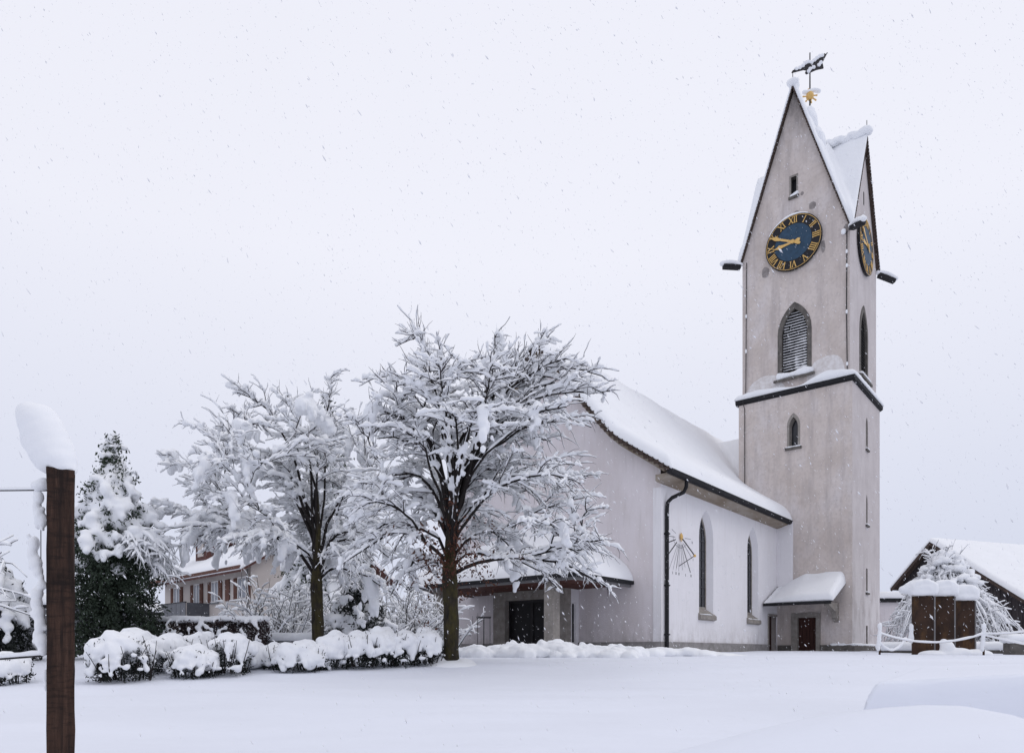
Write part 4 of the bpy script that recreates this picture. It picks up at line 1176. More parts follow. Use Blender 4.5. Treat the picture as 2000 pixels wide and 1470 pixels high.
# drooping side boughs on its right
tb = []; sl = []
for i in range(22):
    az = R(rng.uniform(-60, 30)); z = rng.uniform(2.3, 3.5)
    P = path_bend((0.7 * math.cos(az), 0.7 * math.sin(az), z), (math.cos(az), math.sin(az), 0.25), rng.uniform(0.7, 1.15), 7, 2.2, 0.08, rng)
    tb.append((P, np.linspace(0.02, 0.006, 7)))
    sl.append(snow_line(P, 0.012, 0.065, rng))
    for j in np.linspace(0.15, 1.0, 13):
        p, t = at_t(P, min(j, .99)); Q = path_bend(p, t / np.linalg.norm(t) * 0.5 + rng.normal(size=3) * 0.5 + np.array([0, 0, -0.4]), 0.35, 4, 0.8, 0.1, rng)
        tb.append((Q, np.linspace(0.008, 0.004, 4))); sl.append(snow_line(Q, 0.008, 0.04, rng))
v, f = tubes(tb, 4, False); link('boughs', raw_mesh('boughs', v, f, 'yew'), c1)
v, f = tubes(sl, 6); link('snow', raw_mesh('snow', v, f, 'snow_twig'), c1)

rng = np.random.default_rng(6)
pb = (-8.85, 34.0, ground(-8.85, 34.0))
conifer('spruce_tree', 'tall dark spruce dusted with snow, standing behind the left bare tree', pb, 12.2, lambda f: 2.9 * (1 - f) ** 0.8 + 0.06, rng, 30, leaf=0.09, voxel=0.10, leaf_n=9, drop=0.35, pads=1.1)
rng = np.random.default_rng(8)
yb = (-13.35, 18.0, ground(-13.35, 18.0))
conifer('yew_bush', 'dark yew bush with white snow caps at the left picture edge, beyond the wooden post', yb, 2.75, lambda f: 1.15 * math.sqrt(max(0.02, 1 - f * f * 0.96)), rng, 12, dark='yew', leaf=0.05, snow_from=0.35, z0=0.2, leaf_n=26, cat='bush', drop=0.4)
rng = np.random.default_rng(9)
eb = (-4.95, 22.6, ground(-4.95, 22.6))
conifer('evergreen_bush', 'dark evergreen bush dusted with snow, between the trunks of the two snowy trees', eb, 2.15, lambda f: 1.3 * math.sqrt(max(0.02, 1 - f * f * 0.95)), rng, 11, dark='yew', leaf=0.06, snow_from=0.25, z0=0.15, leaf_n=18, cat='bush', pads=0.05, drop=0.3)

# ---------------- many-stemmed shrubs and the weeping tree
def stem_shrub(name, label, base, stems, rng, cat='shrub', snow=1.0, group=None, twig=8, trunk=None):
    root = thing(name, label, cat, base, 0, group)
    tb, sl = [], []
    for P, r0, rs in stems:
        tb.append((P, np.linspace(r0, 0.008, len(P))))
        sl.append(snow_line(P, r0 * 0.5, rs * snow, rng))
        for j in np.linspace(0.2, 1.0, twig):
            p, t = at_t(P, min(j, 0.99)); t = t / np.linalg.norm(t)
            d = t * 0.8 + rng.normal(size=3) * 0.55
            Q = path_bend(p, d, rng.uniform(0.25, 0.6), 4, 0.5, 0.1, rng)
            tb.append((Q, np.array([0.011, 0.009, 0.007, 0.005])))
            sl.append(snow_line(Q, 0.008, rng.uniform(0.025, 0.05) * snow, rng))
    v, f = tubes([q for q in tb if len(q[0]) != 4], 5, False); link('stems', raw_mesh('stems', v, f, 'branch'), root)
    tw = [q for q in tb if len(q[0]) == 4]
    if tw:
        v, f = tubes(tw, 3, False); tw_ = link('twigs', raw_mesh('twigs', v, f, 'twig'), root); tw_['kind'] = 'stuff'
    v, f = tubes(sl, 6); link('snow', raw_mesh('snow', v, f, 'snow_twig'), root)
    return root
def bush_stems(n, r, h, rng, droop=0.5, rs=0.05):
    out = []
    for i in range(n):
        az = rng.uniform(0, 2 * PI); el = R(rng.uniform(38, 86))
        P = path_bend((rng.normal() * 0.25 * r, rng.normal() * 0.2 * r, -0.1), (math.cos(az) * math.cos(el), math.sin(az) * math.cos(el), math.sin(el)), h * rng.uniform(0.75, 1.15), 7, droop * (1.2 - math.sin(el)) * 2, 0.06, rng)
        out.append((P, 0.022, rs))
    return out
rng = np.random.default_rng(12)
for (px, d, r, h, lab) in ((530, 25.0, 1.6, 2.6, 'leafless shrub with snow along every stem, between the house and the left tree trunk'),
                           (585, 26.5, 1.6, 2.7, 'snow covered bare shrub directly behind the left tree trunk'),
                           (780, 25.5, 1.7, 2.3, 'wide bare shrub heaped with snow, just left of the church corner'),
                           (700, 28.0, 2.0, 3.2, 'tall bare shrub white with snow, behind the dark evergreen bush'),
                           (840, 27.0, 1.6, 2.3, 'bare snowy shrub half hidden by the mossy trunk of the larger tree')):
    x = (px - 1000) / 1382 * d
    stem_shrub('bare_shrub', lab, (x, d, ground(x, d)), bush_stems(46, r, h, rng, 0.6), rng, snow=1.15, twig=9)
# weeping tree by the barn
rng = np.random.default_rng(14)
st = []
wx, wy = 20.2, 33.0
for i in range(190):
    az = i * 2.39996; h = rng.uniform(2.2, 4.4); reach = (3.35 * (1 - (h - 2.4) / 3.4)) * rng.uniform(0.7, 1.1)
    n = 9; ts = np.linspace(0, 1, n)
    P = np.array([(reach * (t ** 0.75) * math.cos(az), reach * (t ** 0.75) * math.sin(az), h + 0.5 * t - (h + 0.2) * (t ** 2.1) * rng.uniform(0.85, 1.0)) for t in ts]) + rng.normal(size=(n, 3)) * 0.05
    st.append((P, 0.02, 0.075))
for i in range(12):
    az = rng.uniform(0, 2 * PI); P = path_bend((0, 0, 3.4), (0.4 * math.cos(az), 0.4 * math.sin(az), 1), rng.uniform(0.9, 1.7), 7, 0.5, 0.06, rng); st.append((P, 0.02, 0.09))
weep = stem_shrub('weeping_tree', 'dome shaped weeping tree bowed down under snow, behind the three rusty steel slabs', (wx, wy, ground(wx, wy)), st, rng, cat='tree', snow=1.1, twig=9)
v, f = tubes([(np.array([(0, 0, -0.2), (0, 0, 2.0), (0.05, 0, 4.9)]), np.array([0.14, 0.12, 0.03]))], 8, False)
link('trunk', raw_mesh('trunk', v, f, 'bark'), weep)
balls = []
for i in range(70):
    f_ = rng.random(); h = 3.0 + 1.7 * f_; rr = 1.35 * (1 - f_) ** 0.8 + 0.1; az = rng.uniform(0, 2 * PI); s = rng.uniform(0.12, 0.25)
    balls.append(((rr * math.cos(az), rr * math.sin(az), h), (s * 1.2, s * 1.2, s * 0.8)))
for P, _, _ in st[:190]:
    if rng.random() < 0.6:
        for t in np.linspace(0.25, rng.uniform(0.6, 0.95), 9):
            p, _ = at_t(P, float(t)); s = rng.uniform(0.05, 0.13) * (1.2 - 0.6 * t)
            balls.append((p + np.array([0, 0, s * 0.6]), (s * 1.1, s * 1.1, s)))
link('snow_clumps', balls_mesh(balls, 'snow_clumps', 'snow', 0.045, 3, sub=1, lumpy=0.04), weep)

# ---------------- low bushes half buried in snow, in a row along the field
rng = np.random.default_rng(40)
def rng_u(r, a, b): return r.uniform(a, b)
def low_bush(px, d, w, h, label, seed, cap=0.75, lobes=1.0):
    rg = np.random.default_rng(seed)
    x = (px - 1000) / 1382 * d
    z = ground(x, d)
    root = thing('low_bush', label, 'bush', (x, d, z), 0, 'low bushes in a row along the snowy field')
    cs = []
    for _ in range(int(260 * w * max(h, 0.6))):
        a_, q = rg.uniform(0, 2 * PI), math.sqrt(rg.uniform(0.25, 1)); hh = rg.uniform(0.0, 0.80)
        q *= 1.0 if hh < 0.55 else 0.92
        cs.append((q * w / 2 * 0.98 * math.cos(a_), q * 0.50 * math.sin(a_), hh * h))
    v, f = leaves(cs, 0.030, 11, 0.045, rg, -0.5)
    o = link('foliage', raw_mesh('foliage', v, f, 'yew', False), root); o['kind'] = 'stuff'
    tb = []
    for _ in range(int(22 * w)):
        a_ = rg.uniform(0, 2 * PI); q = rg.uniform(0.3, 0.98)
        p = (q * w / 2 * math.cos(a_), q * 0.5 * math.sin(a_) - 0.05, 0.02)
        P = path_bend(p, (math.cos(a_) * 0.35, -0.25, 1), h * rng_u(rg, 0.5, 0.95), 5, 0.1, 0.08, rg); tb.append((P, np.linspace(0.014, 0.005, 5)))
    v, f = tubes(tb, 4, False); link('stems', raw_mesh('stems', v, f, 'branch'), root)
    balls = []
    m = int(20 * w * lobes) + 8
    for i in range(m):                     # rounded cap made of lobes
        a_ = rg.uniform(0, 2 * PI); q = math.sqrt(rg.random()) * 0.80
        bx, by = q * w / 2 * math.cos(a_), q * 0.46 * math.sin(a_)
        s = rg.uniform(0.10, 0.22) * (0.75 + 0.4 * cap)
        balls.append(((bx, by, h * (1.0 - 0.40 * q ** 2.2) - s * rg.uniform(0.5, 1.2)), (s * 1.15, s * 1.1, s)))
    for i in range(int(9 * w * (0.5 + cap))):             # snow sagging over the sides between dark gaps
        a_ = rg.uniform(-PI, 0) if rg.random() < 0.75 else rg.uniform(0, PI)
        ln_ = h * rg.uniform(0.15, 0.60) * (0.4 + 0.6 * cap)
        s = rg.uniform(0.06, 0.13)
        lean = rg.normal() * 0.12
        for k in range(5):
            t = k / 4
            q = 0.80 + 0.22 * t
            zz = h * 0.66 - ln_ * t + 0.02 * rg.normal()
            sk = s * (1.0 - 0.55 * t) * rg.uniform(0.8, 1.2)
            balls.append(((q * w / 2 * math.cos(a_) + lean * t * 0.5, q * 0.52 * math.sin(a_), max(zz, 0.05)), (sk * 1.15, sk, sk * 1.25)))
    for i in range(int(16 * w)):           # small dabs caught on the lower leaves
        a_ = rg.uniform(-PI, 0); s = rg.uniform(0.025, 0.07)
        balls.append(((1.0 * w / 2 * math.cos(a_), 0.53 * math.sin(a_), h * rg.uniform(0.12, 0.55)), (s * 1.4, s, s * 0.8)))
    link('snow', balls_mesh(balls, 'bush_snow', 'snow', 0.026, 3, lumpy=0.05), root)
    return root
low = [(15, 14.0, 0.75, 0.62, 'low snow topped bush at the left edge of the picture, left of the wooden post', 0.5),
       (236, 14.1, 1.25, 0.98, 'large rounded bush almost buried in snow, first of the row right of the wooden post', 1.0),
       (268, 15.6, 0.75, 0.95, 'small white mound of a bush peeping up behind the large rounded bush', 1.1),
       (332, 15.4, 0.72, 0.82, 'low bush with dark stems on its right, below the left end of the trimmed hedge', 0.8),
       (380, 14.7, 0.95, 0.62, 'low round snow capped bush standing forward of the row, below the trimmed hedge', 0.9),
       (392, 16.3, 0.62, 0.80, 'bush with pointed snow lumps close in front of the middle of the trimmed hedge', 0.7),
       (452, 15.2, 0.82, 0.86, 'bush with ragged snow and dark gaps, below the right half of the trimmed hedge', 0.6),
       (496, 16.3, 0.60, 0.52, 'lowest snow mound of the row, below the right end of the trimmed hedge', 1.0),
       (538, 16.4, 0.62, 0.50, 'small low bush in front of the snow covered bench', 0.9),
       (588, 15.8, 1.25, 0.66, 'wide low bush under a smooth snow sheet, left of the slim trunk', 0.9),
       (655, 16.2, 0.70, 0.82, 'bush with dark twigs showing through snow, at the foot of the left tree', 0.65),
       (702, 16.3, 0.82, 0.80, 'snowy bush with a rounded top, first to the right of the left tree trunk', 0.75),
       (746, 16.5, 0.80, 0.90, 'tallest bush of the row with streaks of snow, midway between the two tree trunks', 0.6),
       (790, 16.7, 0.70, 0.82, 'dark bush with hanging tongues of snow, second from the mossy tree trunk', 0.6),
       (834, 16.9, 0.78, 0.86, 'dark snow capped bush touching the mossy trunk of the larger tree', 0.55)]
for i, (px, d, w, h, lab, cap) in enumerate(low): low_bush(px, d, w, h, lab, 100 + i, cap)

# trimmed hedge
rg = np.random.default_rng(61)
hx0, hx1, hy = -10.6, -7.0, 20.2
hg = ground(-9, hy)
hedge = thing('trimmed_hedge', 'clipped brownish hedge with a thick snow top, in front of the house', 'hedge', ((hx0 + hx1) / 2, hy, hg))
W_ = hx1 - hx0
cs = [(rg.uniform(-W_ / 2, W_ / 2), rg.uniform(-0.42, 0.35), rg.uniform(0, 1.0)) for _ in range(1700)]
v, f = leaves(cs, 0.036, 10, 0.05, rg); o = link('foliage', raw_mesh('foliage', v, f, 'beech_hedge', False), hedge); o['kind'] = 'stuff'
balls = []
for q in np.arange(-W_ / 2, W_ / 2, 0.09):
    for y_ in (-0.26, -0.02, 0.22):
        s = 0.11 + 0.04 * nz(q * 2, y_, 1)
        balls.append(((q, y_, 1.03 + 0.05 * nz(q, y_, 5, 1.5)), (s, s, s * 0.95)))
    if rg.random() < 0.3:
        z = 0.95
        s = rg.uniform(0.04, 0.085)
        for k in range(rg.integers(1, 4)): balls.append(((q + rg.normal() * 0.03, -0.42 - 0.02 * k, z - 0.09 * k), (s, s * 0.8, s)))
for _ in range(130):
    s = rg.uniform(0.03, 0.075); balls.append(((rg.uniform(-W_ / 2, W_ / 2), -0.46, rg.uniform(0.15, 0.8)), (s, s * 0.7, s * 0.9)))
link('snow', balls_mesh(balls, 'hedge_snow', 'snow', 0.035, 2, lumpy=0.02), hedge)

# bench under snow beside the hedge
bx, by = (563 - 1000) / 1382 * 21.5, 21.5
bg = ground(bx, by)
bench = thing('garden_bench', 'snow covered bench between the trimmed hedge and the left tree trunk', 'bench', (bx, by, bg))
MB().bb(-0.8, 0.8, -0.22, 0.22, 0.42, 0.48).build('seat', 'concrete', bench)
for s in (-0.55, 0.55): MB().bb(s - 0.06, s + 0.06, -0.18, 0.18, -0.2, 0.418).build('leg', 'concrete', bench)
balls = [((q, y_, 0.58 + 0.02 * nz(q, y_, 2, 2)), (0.16, 0.17, 0.15)) for q in np.linspace(-0.78, 0.78, 16) for y_ in (-0.13, 0.13)]
link('snow', balls_mesh(balls, 'bench_snow', 'snow', 0.035, 5), bench)

# ================================================================== HOUSE on the left
HR = Vector((-15.13, 41.0)); hd = Vector((-0.72, 0.69)).normalized()
hrz = math.atan2(-hd.y, -hd.x)           # local +x runs towards the right-hand corner
hz = -0.6
house = thing('house', 'pale house with reddish brown shutters, balcony and snowy roof, behind the left trees', 'house', (HR.x, HR.y, hz), hrz)
def HZ(z): return z - hz
mb = MB(); mb.bb(-13.0, 0, 0, 9.0, 0, HZ(5.15)); mb.build('wall', 'house_wall', house)
hroof = lambda x, y: HZ(5.2 + 0.72 * (4.5 - abs(y - 4.5)) )
xs = [float(q) for q in np.linspace(-13.6, 0.6, 30)]; ys = [float(q) for q in np.linspace(-0.9, 9.9, 31)]
hr = grid_solid(xs, ys, lambda x, y: HZ(5.12 + 0.62 * (5.4 - abs(y - 4.5)) - 0.35), lambda x, y: HZ(4.95 + 0.62 * (5.4 - abs(y - 4.5)) - 0.35)).build('roof', 'house_wood', house)
grid_solid(dense(-13.65, 0.65, 0.3, 0.4, 0.08), dense(-0.95, 9.95, 0.3, 0.4, 0.08), lambda x, y: HZ(5.13 + 0.62 * (5.4 - abs(y - 4.5)) - 0.35 + 0.42 * min(rnd(x + 13.66, .3), rnd(.66 - x, .3), rnd(y + .96, .35), rnd(9.96 - y, .35)) + 0.05 * nz(x, y, 2, 0.6)), lambda x, y: HZ(5.11 + 0.62 * (5.4 - abs(y - 4.5)) - 0.35)).build('snow', 'snow', hr, smooth=True)
MB().bb(-13.6, 0.6, -0.98, -0.90, HZ(4.78), HZ(4.98)).build('gutter', 'shutter', hr)
mb = MB()
for (x0, x1, y0, y1) in ((-13.0, 0.0, -0.02, 9.02),):
    pass
for xg in (0.0, -13.0):
    mb = MB(); mb.add([(xg, 0, HZ(5.14)), (xg, 9.0, HZ(5.14)), (xg, 4.5, HZ(5.0 + 0.62 * 4.9))], [(0, 1, 2)])
    mb.build('gable', 'house_wall', house)
def house_window(x, z0, z1, w, open_=True, glass='house_glass'):
    fr = MB().ring(rect(x - w / 2 - 0.06, x + w / 2 + 0.06, z0 - 0.06, z1 + 0.06), rect(x - w / 2, x + w / 2, z0, z1), lambda u, v, t: (u, t, HZ(v)), -0.06, 0.0).build('window', 'window_white', house)
    for s in (-1, 1):
        MB().bb(x + s * w / 4 - w / 4 + 0.05, x + s * w / 4 + w / 4 - 0.05, -0.03, -0.01, HZ(z0 + 0.06), HZ(z1 - 0.06)).build('pane', glass, fr)
    MB().bb(x - 0.05, x + 0.05, -0.05, -0.004, HZ(z0), HZ(z1)).build('mullion', 'window_white', fr)
    MB().bb(x - w / 2 - 0.15, x + w / 2 + 0.15, -0.12, -0.062, HZ(z0 - 0.14), HZ(z0 - 0.062)).build('sill', 'concrete', fr)
    sh = 0.48
    for s in (-1, 1):
        q = x + s * (w / 2 + 0.08 + sh / 2)
        so = MB().bb(q - sh / 2, q + sh / 2, -0.07, -0.02, HZ(z0 - 0.03), HZ(z1 + 0.03)).build('shutter', 'shutter', house)
        for k in range(9):
            zz = z0 + 0.05 + k * (z1 - z0 - 0.1) / 9
            MB().bb(q - sh / 2 + 0.05, q + sh / 2 - 0.05, -0.085, -0.0702, HZ(zz), HZ(zz + (z1 - z0) / 9 * 0.62)).build('slat', 'shutter', so)
for x, w in ((-1.05, 1.0), (-4.75, 0.9), (-7.5, 0.8), (-10.8, 0.9)): house_window(x, 3.22, 4.45, w)
MB().bb(-3.25, -2.68, -0.07, -0.02, HZ(3.18), HZ(4.48)).build('shutter', 'shutter', house)
for x, w in ((-1.2, 1.0), (-4.6, 1.0)): house_window(x, 0.5, 1.75, w)
# balcony
bal = MB().bb(-9.9, -5.6, -1.5, -0.002, HZ(2.05), HZ(2.22)).build('balcony', 'concrete', house)
for k in range(6):
    x0 = -9.88 + k * 0.71
    MB().bb(x0 + 0.02, x0 + 0.69, -1.5, -1.46, HZ(2.24), HZ(3.15)).build('panel', 'balcony', bal)
MB().bb(-9.9, -5.6, -1.54, -1.42, HZ(3.152), HZ(3.21)).build('rail', 'iron', bal)
MB().bb(-5.66, -5.62, -1.40, -0.01, HZ(2.24), HZ(3.15)).build('panel', 'balcony', bal)
# dormer and chimney
dm = MB().bb(-9.7, -8.0, 0.8, 4.0, HZ(5.6), HZ(7.6)).build('dormer', 'house_wood', house)
MB().prism([(-9.95, 7.35), (-8.85, 8.35), (-7.75, 7.35), (-7.75, 7.5), (-8.85, 8.55), (-9.95, 7.5)], lambda u, v, t: (u, t, HZ(v)), 0.4, 4.3).build('roof', 'house_wood', dm)
MB().prism([(-9.98, 7.50), (-8.85, 8.56), (-7.72, 7.50), (-7.72, 7.85), (-8.6, 8.85), (-9.1, 8.85), (-9.98, 7.85)], lambda u, v, t: (u, t, HZ(v)), 0.42, 4.3).build('snow', 'snow', dm)
MB().bb(-9.3, -8.4, 0.76, 0.798, HZ(6.5), HZ(7.45)).build('pane', 'house_wall', dm)
ch = MB().bb(-5.4, -4.8, 2.6, 3.2, HZ(6.4), HZ(8.15)).build('chimney', 'shutter', house)
MB().bb(-5.45, -4.75, 2.55, 3.25, HZ(8.152), HZ(8.45)).build('snow', 'snow', ch)
MB().tube([(-0.2, -0.12, HZ(4.9)), (-0.2, -0.12, 0)], 0.06, 6).build('downpipe', 'fascia', house)
# far neighbour houses glimpsed beyond (grey garage behind the conifer)
gar = thing('garage', 'grey flat roofed garage behind the dark conifer and the wooden post', 'garage', (-17.8, 24.0, ground(-17.8, 24)), R(8))
MB().bb(-4.0, 3.9, 0, 4.5, -0.3, 1.62).build('wall', 'concrete', gar)
rf_ = MB().bb(-4.15, 4.05, -0.15, 4.65, 1.622, 1.72).build('roof', 'metal', gar)
grid_solid(dense(-4.2, 4.1, 0.3, 0.4, 0.07), dense(-0.2, 4.7, 0.3, 0.4, 0.07), lambda x, y: 1.73 + (0.38 + 0.04 * nz(x, y, 3, 0.8)) * min(rnd(x + 4.21, .3), rnd(4.11 - x, .3), rnd(y + .21, .3), rnd(4.71 - y, .3)), lambda x, y: 1.721).build('snow', 'snow', rf_, smooth=True)

# ================================================================== BARN on the right
bd = Vector((-0.347, 0.938))              # gable runs left-and-back
BA = Vector((32.9, 55.0))
brz = math.atan2(-bd.y, -bd.x)           # local +x runs towards the near right-hand corner, +y along the ridge
bz = -0.3
barn = thing('barn', 'dark weathered wooden barn with a big snow covered roof, right of the church tower', 'barn', (BA.x, BA.y, bz), brz)
def BZ(z): return z - bz
def barnz(x): return 8.55 + (0.93 * x if x < 0 else -0.70 * x)
XL, XR = -3.55, 7.6
ys_b = 16.0
core = MB()
core.prism([(XL + 0.3, -0.6), (XR - 0.4, -0.6), (XR - 0.4, barnz(XR - 0.4) - 0.15), (0, 8.35), (XL + 0.3, barnz(XL + 0.3) - 0.15)], lambda u, v, t: (u, t, BZ(v)), 0.06, ys_b)
core.build('wall', 'barn_wood', barn)
x = XL + 0.3
while x < XR - 0.45:                      # gable cladding, plank by plank
    w_ = 0.26
    zt0, zt1 = barnz(x) - 0.1, barnz(min(x + w_, XR - 0.4)) - 0.1
    p = MB().prism([(x + 0.012, -0.6), (x + w_ - 0.012, -0.6), (x + w_ - 0.012, zt1), (x + 0.012, zt0)], lambda u, v, t: (u, t, BZ(v)), random.uniform(0.0, 0.02), 0.058)
    p.build('plank', 'barn_wood', barn)
    x += w_
xs = [XL, -1.8, -0.6, 0.0, 1.0, 3.0, 5.0, XR]
rfb = grid_solid(xs, [-0.6, ys_b + 0.4], lambda x, y: BZ(barnz(x) + 0.10), lambda x, y: BZ(barnz(x) - 0.08)).build('roof', 'tile', barn)
grid_solid(sorted(set(dense(XL - 0.05, XR + 0.05, 0.2, 0.4, 0.06) + [0.0])), dense(-0.66, ys_b + 0.4, 0.5, 0.4, 0.06), lambda x, y: BZ(barnz(x) + 0.11 + (0.42 + 0.06 * nz(x, y, 6, 0.6) + 0.03 * nz(x, y, 6, 2.0)) * min(rnd(x - XL + 0.06, .35), rnd(XR + 0.06 - x, .35), rnd(y + .67, .35)) - 0.12 * math.exp(-(x / 0.3) ** 2)), lambda x, y: BZ(barnz(x) + 0.09)).build('snow', 'snow', rfb, smooth=True)
for (xa, xb) in ((XL, 0.0), (0.0, XR)):
    n_ = 6
    for k in range(n_):
        p, q = xa + (xb - xa) * k / n_, xa + (xb - xa) * (k + 1) / n_
    MB().bar((xa, -0.58, BZ(barnz(xa) - 0.10)), (xb, -0.58, BZ(barnz(xb) - 0.10)), 0.08, 0.18).build('barge_board', 'tile', barn)
# low flat roofed shed between tower and barn
sx, sy = (1735 - 1000) / 1382 * 46, 46.0
shed = thing('shed', 'low flat roofed shed under snow, between the tower and the barn', 'shed', (sx, sy, -0.3))
MB().bb(-2.6, 2.2, 0, 4, -0.3, 3.6).build('wall', 'facade_plaster', shed)
so = MB().bb(-2.8, 2.4, -0.3, 4.2, 3.602, 3.85).build('roof', 'metal', shed)
grid_solid(dense(-2.85, 2.45, 0.3, 0.4, 0.07), dense(-0.35, 4.25, 0.3, 0.4, 0.07), lambda x, y: 3.86 + 0.45 * min(rnd(x + 2.86, .35), rnd(2.46 - x, .35), rnd(y + .36, .35), rnd(4.26 - y, .35)), lambda x, y: 3.851).build('snow', 'snow', so, smooth=True)

# ================================================================== RIGHT: steel slabs, ropes, low walls
SG = 'rusty steel slabs standing together'
for i, (px, d, w, top, lab) in enumerate(((1802, 26.0, 0.70, 2.10, 'leftmost and tallest of the three rusty steel slabs, with snow stuck to its left edge'),
                                         (1843.5, 26.4, 0.64, 2.12, 'middle one of the three rusty steel slabs, warm orange brown rust'),
                                         (1883.5, 26.8, 0.66, 1.99, 'rightmost and darkest of the three rusty steel slabs'))):
    x = (px - 1000) / 1382 * d
    g0 = ground(x, d)
    s = thing('steel_slab', lab, 'sculpture', (x, d, g0), R((-16, -12, -9)[i]), SG)
    h_ = top - g0
    MB().bb(-w / 2, w / 2, -0.07, 0.07, -0.3, h_).build('slab', 'rust', s)
    MB().bb(w / 2 + 0.002, w / 2 + 0.05, -0.075, 0.075, -0.3, h_ - 0.01).build('edge_strip', 'fascia', s)
    balls = []
    for q in np.linspace(-w / 2 + 0.04, w / 2 - 0.02, 7):
        k = max(0, 1 - (q / (w / 2 + 0.05)) ** 2)
        for y_ in (-0.12, 0.12):
            for e in (0.0, 0.5, 1.0): balls.append(((q * 1.05, y_, h_ + 0.14 + e * 0.36 * math.sqrt(k)), (0.15, 0.19, 0.14)))
    if i == 0:
        balls += [((-w / 2 - 0.26 + 0.1 * k, 0.05, h_ + 0.26 + 0.06 * k), (0.19, 0.2, 0.17)) for k in range(4)]
        balls += [((-w / 2 - 0.03, -0.02, h_ * t), (0.10, 0.1, 0.17)) for t in (0.25, 0.3, 0.36, 0.42, 0.48)]
        balls += [((-0.12 + 0.3 * random.random(), -0.08, h_ * t), (0.05, 0.03, 0.05)) for t in (0.22, 0.45, 0.47, 0.2)]
    link('snow', balls_mesh(balls, 'slab_snow', 'snow', 0.035, 16, lumpy=0.03), s)
hx, hyy = (1862 - 1000) / 1382 * 25.4, 25.4
tag(link('snow_mound', balls_mesh([((0, 0, 0.0), (0.62, 0.4, 0.22)), ((-0.25, -0.05, 0.22), (0.24, 0.25, 0.30)), ((-0.35, 0, 0.42), (0.14, 0.16, 0.16)), ((0.15, -0.1, 0.05), (0.45, 0.3, 0.2)), ((-0.75, 0, 0), (0.5, 0.4, 0.16)), ((0.8, 0, 0), (0.6, 0.4, 0.2))], 'snow_mound', 'snow', 0.04, 8, sub=3),
    None, (hx, hyy, ground(hx, hyy))), 'small heap of snow at the foot of the three rusty steel slabs', 'snow heap')
def rope_post(px, d, top, lab):
    x = (px - 1000) / 1382 * d; g0 = ground(x, d)
    p = thing('rope_post', lab, 'post', (x, d, g0), 0, 'rusty posts that hold the snowy ropes')
    MB().tube([(0, 0, -0.3), (0, 0, top - g0 - 0.12)], 0.035, 8).build('pole', 'rust', p)
    balls = [((-0.07 + 0.01 * k, 0.0, (top - g0) * k / 9), (0.075 if k < 7 else 0.06, 0.08, 0.12)) for k in range(2, 10)] + [((0, 0, top - g0 - 0.02), (0.08, 0.08, 0.13))]
    link('snow', balls_mesh(balls, 'post_snow', 'snow', 0.025, 4), p)
    return Vector((x, d, g0)), top
p1, t1 = rope_post(1718, 25.0, 0.98, 'snow plastered rope post in front of the tower corner')
p2, t2 = rope_post(1921, 24.6, 0.95, 'snow plastered rope post right of the three rusty steel slabs')
def rope(p, q, sag, lab, r=0.05, n=22):
    p, q = Vector(p), Vector(q)
    pts = np.array([tuple(p + (q - p) * (i / (n - 1)) - Vector((0, 0, sag * 4 * (i / (n - 1)) * (1 - i / (n - 1))))) for i in range(n)])
    c = pts.mean(axis=0)
    root = thing('rope', lab, 'rope', tuple(c), 0, 'snow covered ropes round the steel slabs')
    v, f = tubes([(pts - c, np.full(n, 0.014))], 6); link('cord', raw_mesh('cord', v, f, 'rope'), root)
    rr = np.array([r * (0.85 + 0.35 * nz(i * 0.9, sag, 1)) for i in range(n)]); cc = pts - c; cc = cc + np.array([0, 0, 1.0]) * (rr[:, None] * 0.8)
    v, f = tubes([(cc, rr)], 8, False); link('snow', raw_mesh('snow', v, f, 'snow_twig'), root)
rope((p1.x, p1.y, 0.70), (p2.x, p2.y, 0.66), 0.32, 'snow covered rope hung between the two posts in front of the steel slabs')
rope((p2.x, p2.y, 0.66), (17.8, 22.6, 0.98), 0.12, 'upper snowy rope running from the right post out of the picture')
rope((p2.x, p2.y, 0.62), (17.9, 22.8, 0.05), 0.05, 'lower snowy rope sloping down from the right post towards the edge of the picture')
rope((p1.x, p1.y, 0.35), (p1.x + 1.2, p1.y + 0.5, 0.50), 0.34, 'slack loop of snowy rope sagging low beside the left rope post', 0.06)
def low_wall(px0, px1, d, top, lab, th=0.5):
    x0, x1 = (px0 - 1000) / 1382 * d, (px1 - 1000) / 1382 * d
    g0 = ground((x0 + x1) / 2, d)
    o = thing('low_wall', lab, 'wall', ((x0 + x1) / 2, d, g0), 0, 'low walls under snow near the steel slabs')
    h = (x1 - x0) / 2
    MB().bb(-h, h, -0.2, 0.2, -0.3, top - g0 - 0.25).build('wall', 'dark_stone', o)
    balls = [((q, y_, top - g0 - 0.22 + 0.02 * nz(q, y_, d, 1)), (0.2, 0.2, 0.2)) for q in np.linspace(-h, h, int(h * 2 / 0.14) + 2) for y_ in (-0.15, 0.12)]
    link('snow', balls_mesh(balls, 'wall_snow', 'snow', 0.045, 6), o)
low_wall(1722, 1790, 29.0, 0.50, 'low snow topped wall left of the steel slabs, behind the slack rope')
low_wall(1898, 1985, 29.0, 0.52, 'long low snow topped wall right of the steel slabs')
low_wall(1966, 2090, 27.0, 0.78, 'higher snow topped wall at the right edge of the picture below the barn')

